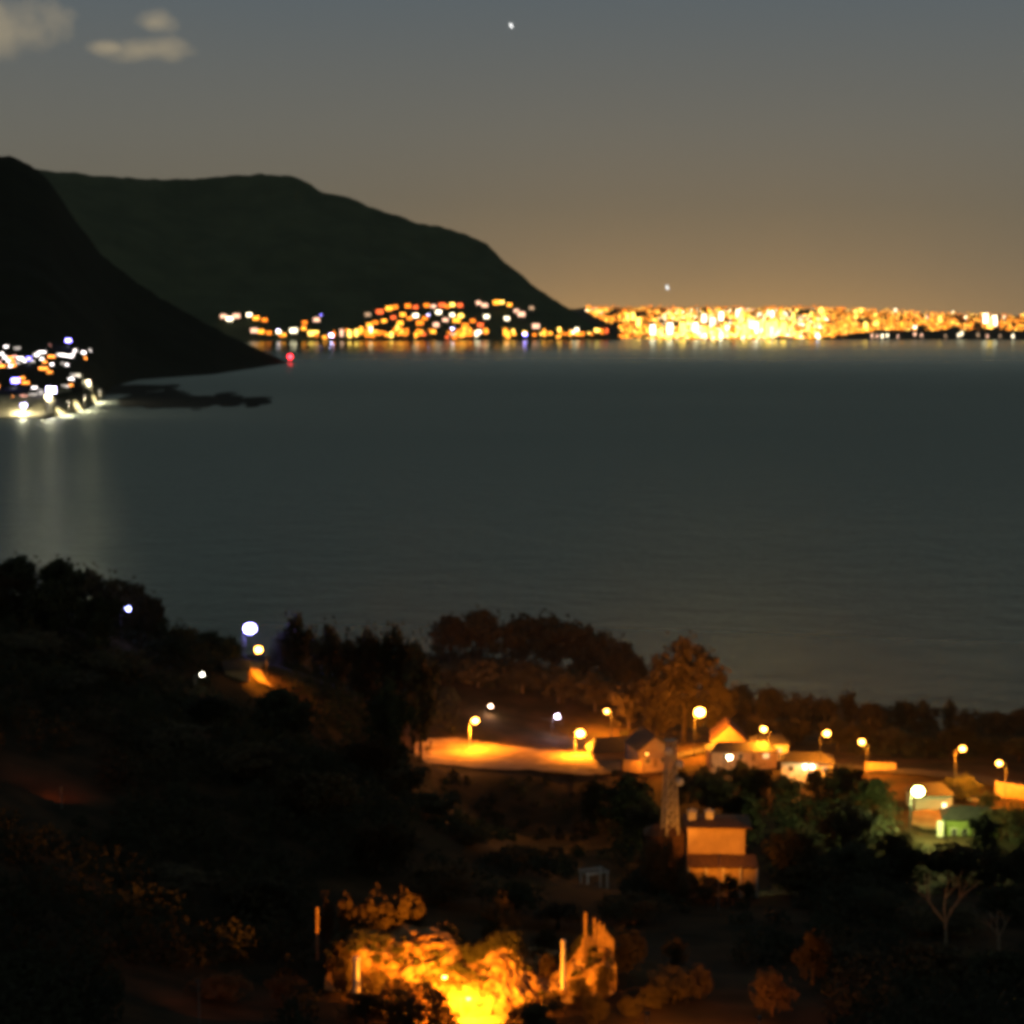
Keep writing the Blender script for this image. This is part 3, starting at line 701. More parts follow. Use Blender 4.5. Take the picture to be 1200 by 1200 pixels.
# dark roofed house with a gable, left of the mast
house('gabled_house', 'dark roofed house with dim gable behind the lattice mast', 768, 899, 512, R(14), 9.5, 12, 4.6, 4.0, M['ochre_wall'], M['dark_roof'], 'y', wins=[(-2.2, 1.2, 1.2, 1.3), (2.2, 1.2, 1.2, 1.3)], door=(0,))
e = house('roof_wing', 'long dark roof wing left of the gabled house', 722, 893, 524, R(10), 13, 8, 2.6, 3.6, M['ochre_wall'], M['dark_roof'], 'x', hip=2, wins=[(3.5, .9, 1.5, 1.1, LW2)])
# orange gable under the big lamp
house('orange_house', 'house with bright orange triangular gable under the large lamp', 854, 874, 533, R(-3), 9.4, 11, 1.6, 4.4, M['ochre_wall'], M['brown_roof'], 'y', over=.25)
house('low_house', 'long low house with dark roof in front of the orange gable', 872, 892, 508, R(4), 18, 8, 2.5, 1.8, M['ochre_wall'], M['dark_roof'], 'x', hip=3, wins=[(-5, .8, 1.3, 1.2), (-1, .8, 1.3, 1.2), (6, .8, 1.6, 1.2, LW2)], door=(2.5,))
e = house('white_house', 'white house with lit walls and two round wall lamps', 946, 911, 487, R(-6), 13, 8, 3.8, 1.8, M['white_wall'], M['dark_roof'], 'x', hip=3, wins=[(-4.2, 1.5, 1.4, 1.4), (4.5, 1.5, 1.4, 1.4, LW2)], door=(2.2,))
for k, x in enumerate((-.6, 1.2)):
    q = MB(); q.ball((x, -.45, 2.9), .34, .3, .45, 8, 6); q.build('wall_lamp', emis('wall_lamp', (1, .85, .5), 26), e)
L = bpy.data.lights.new('wall_lamp_light', 'POINT'); L.energy = 480; L.color = (1, .70, .28); L.shadow_soft_size = .3
lo = link('wall_lamp_light', L, e); lo.location = (-3.2, -3.2, 2.6)
house('cream_house', 'small cream house wedged between low house and white house', 905, 886, 517, R(6), 9, 7, 3.4, 1.8, M['white_wall'], M['dark_roof'], 'x', hip=2, wins=[(-2, 1, 1.2, 1.2), (2, 1, 1.2, 1.2, LW2)])
# green lit house at right
e = house('green_house', 'green walled house lit by the greenish lamp at right', 1138, 985, 421, R(-8), 12, 8, 4.6, 2.2, M['green_wall'], M['dark_roof'], 'x', hip=2.5, wins=[(-3.8, 1, 1.2, 1.6), (-1.5, 1, 1.2, 1.4), (2.8, 1, 1.2, 1.4, LW2)], door=(.8,))
q = MB(); q.box(-7.6, -6.3, -1.5, -.2, -3, 4.4); q.build('side_wing', M['white_wall'], e)
house('back_house', 'yellowish house wall behind the greenish lamp', 1094, 955, 446, R(6), 9, 7, 4.6, 2.2, M['white_wall'], M['dark_roof'], 'x', hip=2, wins=[(2.6, 1.6, 1.0, 1.2, LW)])
# little house beside the lane at left
house('lane_house', 'dim brown house beside the orange lane at left', 278, 806, 447, R(12), 5.5, 6, 4.2, 1.8, M['ochre_wall'], M['dark_roof'], 'x', wins=[(-1.2, 1.3, 1.0, 1.2)])
# rear houses glimpsed behind the clearing
house('rear_cottage', 'cottage with yellow lit window behind the clearing', 640, 862, 592, R(5), 10, 6, 3.0, 1.8, M['white_wall'], M['dark_roof'], 'x', wins=[(-3, .8, 1.2, 1.3, LW2), (3, .8, 1.2, 1.3)], door=(0,))
house('rear_shed', 'small shed with faint yellow wall deep behind the clearing', 612, 858, 600, R(-10), 7, 5, 2.6, 1.4, M['ochre_wall'], M['dark_roof'], 'x', wins=[(1.8, .6, 1.4, 1.3, LW2)])

# two level house in front with parapet wall, two chimneys and veranda
p = at(841, 1047, 330); e = empty('chimney_house', (p.x, p.y, p.z), R(-3)); tag(e, 'house with orange lit upper wall, two chimneys and a veranda', 'house')
def pz(py, D): return at(841, py, D).z - p.z
zt = pz(970, 334); zb = pz(1001, 334)
q = MB(); q.box(-5.2, 5.0, 4, 12, -3, zt); wl = q.build('wall', M['ochre_wall'], e)
q = MB(); gable_roof(q, -5.2, 5.6, 4, 12, zt+.02, .6, .6, 'x', hip=3.5); rf = q.build('roof', M['brown_roof'], e)
for x in (-4.3, -1.2):
    q = MB(); q.box(x-.7, x+.7, 7.2, 8.4, zt, zt+1.9); ch = q.build('chimney', M['white_wall'], rf)
    q = MB(); q.box(x-.85, x+.85, 7.05, 8.55, zt+1.9, zt+2.1); q.tube([(x, 7.8, zt+2.05), (x, 7.8, zt+2.5)], [.25, .2], 8); q.build('chimney_cap', M['white_wall'], rf)
q = MB(); zv = zb-.15; zf = pz(1017, 327.5)
a = [(-5.4, 3.96, zv), (6.9, 3.96, zv), (6.9, -2.4, zf), (-5.4, -2.4, zf)]
q.v += a + [(x, y, z+.2) for x, y, z in a]
for f_ in ((0, 1, 2, 3), (7, 6, 5, 4), (0, 4, 5, 1), (1, 5, 6, 2), (2, 6, 7, 3), (3, 7, 4, 0)): q.f.append(f_); q.m.append(0)
q.build('veranda_roof', M['brown_roof'], e)
for x in (-5.2, -2.2, .8, 3.8, 6.7):
    q = MB(); q.tube([(x, -2.2, -2), (x, -2.2, zf)], [.13, .13], 6); q.build('veranda_post', M['whitepost'], e)
q = MB(); q.box(-5.2, 6.7, -1.2, -1.0, -2.5, zf-.55); q.build('veranda_wall', M['ochre_wall'], e)
q = MB(); q.box(-12.5, -5.6, 7, 11.5, -3, zt-2.6); q.build('side_annex', M['brown_roof'], e)
q = MB(); gable_roof(q, -12.5, -5.6, 7, 11.5, zt-2.58, 1.6, .4, 'x', hip=2); q.build('annex_roof', M['brown_roof'], e)
# hidden spotlight on a post, head turned away; several added only to brighten things
def hidden_light(px, D, hgt, target, label, colour, energy, angle=70, st=6):
    b_ = on_ground(px, D); e_ = empty('hidden_floodlight', b_); tag(e_, label, 'floodlight')
    q = MB(); q.tube([(0, 0, -.5), (0, 0, hgt)], [.08, .06], 6); q.build('post', M['metal'], e_)
    d = (Vector(target) - (b_+Vector((0, 0, hgt)))).normalized()
    xf = Matrix.Translation((0, 0, hgt)) @ d.to_track_quat('Y', 'Z').to_matrix().to_4x4()
    q = MB(); q.box(-.25, .25, -.1, .15, -.18, .18, xf=xf); hd = q.build('head', M['housing'], e_)
    q = MB(); q.box(-.22, .22, .152, .17, -.15, .15, xf=xf); q.build('glass', emis('flood_glass', colour, st), hd)
    L = bpy.data.lights.new('flood_light', 'SPOT'); L.energy = energy; L.color = colour; L.spot_size = R(angle); L.spot_blend = 1.0; L.shadow_soft_size = .2
    lo = link('flood_light', L, e_); lo.location = Vector((0, 0, hgt)) + d*.3; lo.rotation_euler = d.to_track_quat('-Z', 'Y').to_euler()
    return e_
hidden_light(846, 312, 9.5, p + Vector((.8, 4, zb+2)), 'added hidden floodlight washing the chimney house wall', (1, .30, .012), 24000, 56)  # added to wash the upper wall, in place of an unseen lamp
hidden_light(907, 331.5, 1.3, on_ground(905, 335), 'garden spotlight on the pale patch right of the chimney house', (.85, 1, .45), 500, 90, 12)
hidden_light(66, 292, 3.2, on_ground(50, 318), 'dim reddish floodlight in the dark garden at far left', (1, .16, .025), 2500, 110, .5)
hidden_light(896, 209, 3.5, on_ground(912, 226, 4), 'added hidden light on the reddish bush at bottom right', (1, .20, .03), 8000, 80, 1)  # added source that reddens this bush
hidden_light(762, 210, 4.0, on_ground(795, 232, 3), 'added hidden light on the orange lit bushes right of the bank', (1, .30, .02), 18000, 110, 1)  # added to brighten the bushes beside the bank
hidden_light(225, 206, 4.5, on_ground(245, 224, 3), 'added hidden light on the red-brown bush at bottom left', (1, .18, .03), 2600, 100, 1)  # extra light added for the bottom left bush
# garden walls
def garden_wall(px0, py0, D0, px1, py1, D1, hgt, wallm, label, panels=5):
    a = at(px0, py0, D0); c_ = at(px1, py1, D1); v = c_-a; Ln = math.hypot(v.x, v.y)
    e_ = empty('garden_wall', a, math.atan2(v.y, v.x)); tag(e_, label, 'wall')
    for k in range(panels):
        q = MB(); z = v.z*(k+.5)/panels
        q.box(Ln*k/panels+.02, Ln*(k+1)/panels-.02, -.12, .12, z-2, z+hgt); q.build('wall_panel', wallm, e_)
        q = MB(); q.box(Ln*k/panels, Ln*k/panels+.45, -.2, .2, z-2, z+hgt+.2); q.build('pier', wallm, e_)
    return e_
garden_wall(1014, 905, 490, 1050, 906, 489, 2.6, M['ochre_wall'], 'low orange lit garden wall under the street lamp')
garden_wall(1166, 932, 455, 1215, 940, 450, 3.4, M['ochre_wall'], 'orange lit wall along the road at the right edge')
garden_wall(1120, 938, 455, 1165, 948, 450, 1.6, M['ochre_wall'], 'low wall glowing orange below the round bush')
garden_wall(730, 895, 508, 752, 898, 507, 1.3, M['ochre_wall'], 'short bright wall beside the porch of the gabled house', 3)

# lattice mast
p = at(785, 972, 338); top = at(784, 868, 338); h = top.z-p.z; e = empty('lattice_mast', p, R(20)); tag(e, 'tall lattice steel mast left of the chimney house', 'mast')
cw, ct = 1.15, .72
def corner(k, z): s = cw+(ct-cw)*z/h; return (s*(1 if k in (0, 3) else -1), s*(1 if k < 2 else -1), z)
for k in range(4):
    q = MB(); q.tube([corner(k, -1.0), corner(k, h)], [.15, .12], 5); q.build('leg', M['mast_paint'], e)
nb = 9
for lev in range(nb):
    z0 = h*lev/nb; z1 = h*(lev+1)/nb
    for k in range(4):
        k2 = (k+1) % 4
        q = MB(); q.tube([corner(k, z0), corner(k2, z1)], [.08, .08], 4); q.tube([corner(k2, z0), corner(k, z1)], [.08, .08], 4); q.build('brace', M['mast_paint'], e)
        q = MB(); q.tube([corner(k, z1), corner(k2, z1)], [.09, .09], 4); q.build('strut', M['mast_paint'], e)
q = MB(); q.box(-.95, .95, -.95, .95, h, h+.15); q.build('platform', M['mast_paint'], e)
for x, z in ((1.1, h*.75), (1.2, h*.55), (-1.0, h*.9)):
    q = MB(); q.tube([(x, -1.4, z), (x*1.05, -1.9, z)], [.75, .6], 10); q.build('dish_antenna', M['whitepost'], e)
hidden_light(800, 326, 4.0, p + Vector((0, 0, h*.45)), 'added hidden floodlight pointed at the lattice mast', (1, .36, .04), 5500, 70)  # added so that the mast stands out from the dark

# posts standing around the earth bank
def post(px, py0, py1, D, r, m_, label):
    a = at(px, py1, D); c_ = at(px, py0, D)
    o_ = empty('post', a); tag(o_, label, 'post')
    q = MB(); q.tube([(0, 0, -1), (0, 0, c_.z-a.z)], [r, r*.85], 8); q.build('shaft', m_, o_)
    q = MB(); q.ball((0, 0, c_.z-a.z), r*1.15, r*1.15, r*.8, 8, 5); q.build('cap', m_, o_)
post(660, 1103, 1150, 231, .30, M['whitepost'], 'tall pale post at the right of the glowing bank')
post(418, 1124, 1153, 229, .45, M['whitepost'], 'thick white post left of the glowing bank')
post(372, 1064, 1116, 240, .22, M['timber'], 'thin brown post at the far left of the bank')
# paling fence running over the right end of the bank
fa = [at(684, 1118, 238), at(700, 1112, 240), at(717, 1122, 236)]
e = empty('paling_fence', fa[0]); tag(e, 'orange lit paling fence with pointed stakes on the right bank end', 'fence')
tops = [1098, 1068, 1092, 1096, 1098, 1074, 1082, 1078, 1084, 1082, 1090, 1092, 1096, 1099]
for k, tp in enumerate(tops):
    px = 683 + 35*k/(len(tops)-1); D = 239 - 2*abs(k/13-.5); b_ = at(px, 1124-8*abs(k/13-.5), D); c_ = at(px, tp, D)
    q = MB(); r = .10; x, y, z = b_-fa[0]; hh = c_.z-b_.z
    q.box(x-r*1.6, x+r*1.6, y-r*.5, y+r*.5, z-1, z+hh-.5)
    q.v += [(x-r*1.6, y-r*.5, z+hh-.5), (x+r*1.6, y-r*.5, z+hh-.5), (x+r*1.6, y+r*.5, z+hh-.5), (x-r*1.6, y+r*.5, z+hh-.5), (x, y, z+hh)]
    n_ = len(q.v)-5
    for f_ in ((0, 1, 4), (1, 2, 4), (2, 3, 4), (3, 0, 4)): q.f.append(tuple(n_+i for i in f_)); q.m.append(0)
    q.build('stake', M['timber'], e)
for dz_ in (.6, 1.9):
    q = MB(); q.tube([(v.x-fa[0].x, v.y-fa[0].y+.1, v.z-fa[0].z+dz_) for v in (at(683, 1116, 238), at(700, 1122, 239), at(718, 1116, 238))], [.07]*3, 5); q.build('rail', M['timber'], e)
# pale frame of a pergola in the dark garden
p = at(696, 1040, 372); e = empty('pergola', p, R(25)); tag(e, 'small pale pergola frame in the dark garden left of the chimney house', 'pergola')
for x in (-2.2, 2.2):
    for y in (-1.5, 1.5):
        q = MB(); q.box(x-.12, x+.12, y-.12, y+.12, -1, 3.2); q.build('post', M['whitepost'], e)
for y in (-1.5, 1.5):
    q = MB(); q.box(-2.6, 2.6, y-.08, y+.08, 3.2, 3.45); q.build('beam', M['whitepost'], e)
for k in range(5):
    q = MB(); x = -2.2+4.4*k/4; q.box(x-.06, x+.06, -2, 2, 3.45, 3.6); q.build('slat', M['whitepost'], e)
hidden_light(700, 364, .8, p + Vector((0, 0, 2)), 'dim garden spotlight by the pergola', (1, .95, .8), 60, 80, 2)

# ------------------------------------------------------------------ trees
def leaf_cloud(q, c, rx, ry, rz, n_, s, rs, shell=.55):
    for _ in range(n_):
        d = Vector((rs.gauss(0, 1), rs.gauss(0, 1), rs.gauss(0, 1))).normalized()*(shell+(1-shell)*rs.random())
        p_ = Vector((c[0]+d.x*rx, c[1]+d.y*ry, c[2]+d.z*rz))
        a = Vector((rs.gauss(0, 1), rs.gauss(0, 1), rs.gauss(0, 1))).normalized(); b_ = a.orthogonal().normalized()
        l = s*rs.uniform(.6, 1.4); w_ = l*rs.uniform(.35, .6)
        q.v += [tuple(p_-a*l), tuple(p_+b_*w_), tuple(p_+a*l), tuple(p_-b_*w_)]
        n0 = len(q.v)-4; q.f.append((n0, n0+1, n0+2, n0+3)); q.m.append(0)
def tree_meshes(seed, style, leafm, barkm):
    rs = random.Random(seed); T = MB(); C_ = MB()
    # unit tree 10 m tall
    par = {'round': (5.5, 4.3, 4.5, 46, 1.2), 'broad': (5.4, 5.4, 4.4, 58, 1.3), 'tall': (5.6, 2.7, 4.4, 36, 1.0), 'bush': (5.0, 5.4, 4.8, 40, 1.5), 'narrow': (5.4, 1.5, 4.6, 24, .8)}[style]
    zc, rx, rz, n_, cr = par
    cs = []
    for i in range(n_):
        d = Vector((rs.gauss(0, 1), rs.gauss(0, 1), rs.gauss(0, 1))).normalized()*(rs.random()**.45)
        c = Vector((d.x*rx*rs.uniform(.75, 1.0), d.y*rx*.95, zc+d.z*rz*.86)); 
        r = cr*rs.uniform(.65, 1.35)*(1-.25*abs(d.z))
        cs.append((c, r))
        leaf_cloud(C_, c, r*1.15, r*1.15, r*.85, int(125*r/cr), .30, rs)
    for i in range(60 if style != 'narrow' else 20):   # loose sprigs break the outline
        d = Vector((rs.gauss(0, 1), rs.gauss(0, 1), rs.gauss(0, .8))).normalized()*rs.uniform(.95, 1.16)
        leaf_cloud(C_, (d.x*rx, d.y*rx, zc+d.z*rz), .4, .4, .4, 9, .24, rs, .1)
    lean = Vector((rs.uniform(-.5, .5), rs.uniform(-.5, .5), 0))
    T.tube([(0, 0, -1.2), lean*.2+Vector((0, 0, 1.5)), lean*.6+Vector((0, 0, zc*.6)), lean+Vector((0, 0, zc+rz*.4))], [.42, .32, .24, .07], 7)
    for c, r in rs.sample(cs, 9):
        st_ = lean*.5+Vector((0, 0, zc*rs.uniform(.35, .65)))
        T.tube([st_, st_.lerp(c, .5)+Vector((0, 0, .3)), c], [.15, .10, .04], 5)
    return T.mesh('trunk', barkm, True), C_.mesh('crown', leafm)
TREES = {}
for k, st_ in enumerate(['round', 'broad', 'tall', 'bush', 'narrow', 'round', 'broad', 'bush']):
    TREES.setdefault(st_, []).append(tree_meshes(40+k, st_, M['foliage'] if k % 3 else M['foliage2'], M['bark']))
LIT = {}  # tree copies with lamplight put into a brighter leaf colour
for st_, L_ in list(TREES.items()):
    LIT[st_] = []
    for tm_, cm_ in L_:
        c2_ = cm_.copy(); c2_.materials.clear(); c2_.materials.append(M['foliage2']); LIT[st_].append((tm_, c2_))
def tree(px, ptop, D, wpx, style, label, group=None, name=None):
    b_ = on_ground(px, D); zt_ = at(px, ptop, D).z; hgt = zt_-b_.z
    if hgt < 2: print('LOW TREE', px, ptop, D, round(hgt, 1)); hgt = 2.5
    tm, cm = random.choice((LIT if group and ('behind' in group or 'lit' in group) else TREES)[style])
    wx = wpx/F*D/{'round': 9.4, 'broad': 11.8, 'tall': 6.4, 'bush': 12.2, 'narrow': 3.8}[style]
    e_ = empty(name or ('bush' if style == 'bush' else 'tree'), b_, random.uniform(0, 6.28)); e_.scale = (wx, wx, hgt/10.6)
    tag(e_, label, 'bush' if style == 'bush' else 'tree', group)
    link('trunk', tm, e_); link('crown', cm, e_)
    return e_
random.seed(77)
G1 = 'trees on the left ridge'; 
for px, pt, D, wd, st_, lab in [
    (-20, 648, 440, 70, 'broad', 'dark tree cut by the left edge on the ridge'), (25, 645, 442, 70, 'broad', 'dark broad tree highest on the left ridge'), (72, 648, 445, 70, 'broad', 'dark tree right of the highest ridge tree'),
    (112, 658, 448, 62, 'round', 'dark tree above the lone blue lamp'), (146, 674, 452, 56, 'round', 'dark tree on the ridge right above the blue lamp'), (172, 692, 455, 42, 'round', 'dark tree where the left ridge starts to fall'),
    (188, 706, 458, 22, 'bush', 'small dark bush at the end of the left ridge')]: tree(px, pt, D, wd, st_, lab, G1)
G2 = 'trees around the blue-white ridge lamp'
for px, pt, D, wd, st_, lab in [(213, 733, 470, 44, 'bush', 'low dark tree left of the ridge lamp, farthest out'), (246, 736, 480, 46, 'bush', 'low dark tree between ridge lamp and left ridge'), (270, 742, 488, 34, 'bush', 'small lit tree just left of the ridge lamp'),
    (347, 711, 515, 52, 'round', 'rounded tree right of the ridge lamp, lit orange on its left'), (330, 735, 512, 36, 'bush', 'bush glowing brown right of the orange lane lamp'), (388, 720, 500, 56, 'round', 'dark tree second to the right of the ridge lamp'), (425, 724, 492, 56, 'round', 'dark tree third to the right of the ridge lamp'),
    (462, 722, 486, 56, 'round', 'dark tree fourth to the right of the ridge lamp'), (492, 733, 480, 46, 'round', 'dark tree at the right end of the ridge lamp row')]: tree(px, pt, D, wd, st_, lab, G2)
G3 = 'tall trees behind the clearing'
for px, pt, D, wd, st_, lab in [(527, 716, 640, 60, 'broad', 'tall dark tree at the left end behind the clearing'), (565, 708, 645, 70, 'broad', 'tall dark tree topping the group behind the clearing'), (612, 714, 648, 74, 'broad', 'tall dark tree in the middle behind the clearing'),
    (652, 712, 645, 70, 'round', 'tall dark tree right of the middle behind the clearing'), (690, 724, 640, 64, 'round', 'dark tree on the falling right side behind the clearing'), (720, 742, 632, 52, 'round', 'lower dark tree right end behind the clearing'), (746, 764, 622, 44, 'round', 'small dark tree left of the big lit tree'),
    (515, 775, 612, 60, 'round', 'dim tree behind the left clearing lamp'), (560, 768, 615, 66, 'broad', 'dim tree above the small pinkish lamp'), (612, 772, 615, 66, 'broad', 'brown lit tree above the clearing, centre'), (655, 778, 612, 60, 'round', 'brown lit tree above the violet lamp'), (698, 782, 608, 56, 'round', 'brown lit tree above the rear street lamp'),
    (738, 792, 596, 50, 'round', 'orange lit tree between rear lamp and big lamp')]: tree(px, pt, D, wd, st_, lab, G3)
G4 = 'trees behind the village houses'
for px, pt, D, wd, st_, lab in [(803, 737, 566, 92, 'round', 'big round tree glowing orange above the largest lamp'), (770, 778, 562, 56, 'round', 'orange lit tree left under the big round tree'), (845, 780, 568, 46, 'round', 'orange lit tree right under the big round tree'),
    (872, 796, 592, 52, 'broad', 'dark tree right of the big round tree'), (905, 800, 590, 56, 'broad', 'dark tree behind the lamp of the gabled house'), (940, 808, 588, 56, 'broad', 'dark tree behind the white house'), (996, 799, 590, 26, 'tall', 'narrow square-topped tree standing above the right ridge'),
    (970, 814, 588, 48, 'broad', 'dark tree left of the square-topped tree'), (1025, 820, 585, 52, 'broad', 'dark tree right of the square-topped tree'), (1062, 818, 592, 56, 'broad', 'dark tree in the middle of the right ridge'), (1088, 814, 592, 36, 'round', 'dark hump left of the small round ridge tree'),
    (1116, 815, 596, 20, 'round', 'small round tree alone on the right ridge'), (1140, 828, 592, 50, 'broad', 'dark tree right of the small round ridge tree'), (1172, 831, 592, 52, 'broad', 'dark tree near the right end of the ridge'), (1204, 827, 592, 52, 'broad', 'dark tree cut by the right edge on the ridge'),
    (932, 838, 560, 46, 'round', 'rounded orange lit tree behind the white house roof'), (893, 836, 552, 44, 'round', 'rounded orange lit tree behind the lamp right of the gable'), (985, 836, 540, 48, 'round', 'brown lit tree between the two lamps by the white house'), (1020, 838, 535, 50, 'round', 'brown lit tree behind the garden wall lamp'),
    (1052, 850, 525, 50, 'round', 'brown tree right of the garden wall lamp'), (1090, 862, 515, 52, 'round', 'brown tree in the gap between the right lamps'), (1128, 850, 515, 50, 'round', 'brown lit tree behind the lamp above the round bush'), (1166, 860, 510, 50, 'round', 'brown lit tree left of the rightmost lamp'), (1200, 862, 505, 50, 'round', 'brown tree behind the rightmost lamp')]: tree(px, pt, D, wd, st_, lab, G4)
G5 = 'dark trees in front of the village'
for px, pt, D, wd, st_, lab in [(735, 903, 455, 70, 'round', 'black tree left of the lattice mast'), (760, 925, 420, 52, 'round', 'black tree close behind the lattice mast'), (838, 893, 462, 74, 'broad', 'black tree in front of the long dark roof'), (884, 893, 465, 56, 'round', 'dim brown tree in front of the white house'),
    (925, 903, 455, 40, 'round', 'dim tree below the left corner of the white house'), (870, 925, 410, 70, 'broad', 'black tree behind the two chimneys'), (990, 893, 455, 60, 'round', 'black round tree in front of the two lamps by the white house'), (1030, 908, 440, 66, 'broad', 'black tree below the low garden wall'),
    (1000, 935, 400, 80, 'broad', 'black tree in the middle of the right slope'), (1055, 968, 375, 70, 'broad', 'black tree below the lit terrace'), (1136, 905, 452, 50, 'bush', 'round dark bush in front of the lit road'), (1110, 915, 460, 26, 'bush', 'small lit bush left of the round dark bush'),
    (1165, 925, 440, 34, 'bush', 'small dark bush right of the round dark bush'), (1185, 945, 420, 60, 'round', 'black tree at the right edge below the lit wall'), (1130, 985, 372, 80, 'broad', 'black tree below the green house'), (930, 965, 342, 66, 'round', 'reddish brown tree right of the chimney house'),
    (700, 905, 470, 50, 'bush', 'dark bush at the right end of the clearing'), (960, 897, 470, 34, 'bush', 'dark bush in front of the right half of the white house'), (870, 886, 490, 30, 'bush', 'dark bush in front of the low house'), (1160, 950, 400, 46, 'round', 'black tree in front of the right half of the green house'), (800, 898, 480, 40, 'bush', 'dark bush right of the gabled house')]: tree(px, pt, D, wd, st_, lab, G5)
G6 = 'dark trees on the slope below the ridge lamp'
for px, pt, D, wd, st_, lab in [(455, 785, 430, 66, 'round', 'black tree left of the clearing, highest on the slope'), (430, 860, 370, 90, 'broad', 'black tree on the slope left of the clearing'), (474, 885, 365, 56, 'round', 'black tree at the left tip of the clearing'), (512, 925, 358, 60, 'round', 'black tree below the left half of the clearing'),
    (552, 965, 350, 60, 'bush', 'black bush below the clearing slope'), (598, 992, 345, 60, 'bush', 'black bush farthest right on the dark slope'), (330, 800, 400, 90, 'broad', 'black tree below the orange lane'), (240, 815, 380, 110, 'broad', 'black tree below the small pale lamp'),
    (130, 760, 395, 110, 'broad', 'black tree below the lone blue lamp'), (30, 740, 390, 110, 'broad', 'black tree at the left edge below the ridge')]: tree(px, pt, D, wd, st_, lab, G6)
G7 = 'bushes lit by the lower road lamp'
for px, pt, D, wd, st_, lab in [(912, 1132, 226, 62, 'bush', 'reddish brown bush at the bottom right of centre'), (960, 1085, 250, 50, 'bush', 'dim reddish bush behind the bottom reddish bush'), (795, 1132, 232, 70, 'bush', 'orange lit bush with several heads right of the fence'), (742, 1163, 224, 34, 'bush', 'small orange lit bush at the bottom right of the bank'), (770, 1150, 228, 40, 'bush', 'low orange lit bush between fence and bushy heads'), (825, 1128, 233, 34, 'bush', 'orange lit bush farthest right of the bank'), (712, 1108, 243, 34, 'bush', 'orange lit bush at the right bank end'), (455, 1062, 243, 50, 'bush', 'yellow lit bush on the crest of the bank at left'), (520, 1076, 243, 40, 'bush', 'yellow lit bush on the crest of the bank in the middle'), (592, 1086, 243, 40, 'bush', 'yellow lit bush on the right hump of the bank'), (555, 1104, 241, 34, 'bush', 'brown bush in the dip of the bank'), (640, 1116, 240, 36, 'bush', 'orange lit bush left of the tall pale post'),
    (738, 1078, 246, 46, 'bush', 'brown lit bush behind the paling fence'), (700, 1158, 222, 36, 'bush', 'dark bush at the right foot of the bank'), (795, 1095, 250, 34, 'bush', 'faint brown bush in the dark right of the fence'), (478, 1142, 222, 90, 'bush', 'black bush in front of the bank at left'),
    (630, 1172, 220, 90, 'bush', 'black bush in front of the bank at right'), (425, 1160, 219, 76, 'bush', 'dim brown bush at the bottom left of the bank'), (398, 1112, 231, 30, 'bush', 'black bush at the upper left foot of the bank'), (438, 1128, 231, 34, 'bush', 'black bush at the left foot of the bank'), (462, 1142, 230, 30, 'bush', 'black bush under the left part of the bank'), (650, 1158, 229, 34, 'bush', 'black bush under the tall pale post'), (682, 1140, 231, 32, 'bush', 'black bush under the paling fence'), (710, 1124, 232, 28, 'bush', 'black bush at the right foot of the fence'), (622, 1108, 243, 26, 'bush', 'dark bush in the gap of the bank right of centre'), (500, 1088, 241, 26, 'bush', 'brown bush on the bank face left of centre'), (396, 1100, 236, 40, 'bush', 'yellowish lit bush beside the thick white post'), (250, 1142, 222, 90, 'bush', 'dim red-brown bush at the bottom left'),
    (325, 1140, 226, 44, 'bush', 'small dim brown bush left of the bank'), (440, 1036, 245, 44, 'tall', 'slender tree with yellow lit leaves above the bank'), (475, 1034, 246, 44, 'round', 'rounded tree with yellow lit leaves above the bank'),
    (408, 1042, 247, 36, 'round', 'small tree with lit tips at the left above the bank'), (585, 1045, 262, 50, 'round', 'dim brown tree behind the middle of the bank'), (380, 1040, 250, 26, 'bush', 'tiny lit bush above the thin brown post'), (640, 1085, 262, 40, 'bush', 'dark bush behind the tall pale post'), (515, 1170, 218, 50, 'bush', 'dark bush hiding the foot of the bank lamp')]: tree(px, pt, D, wd, st_, lab, G7)

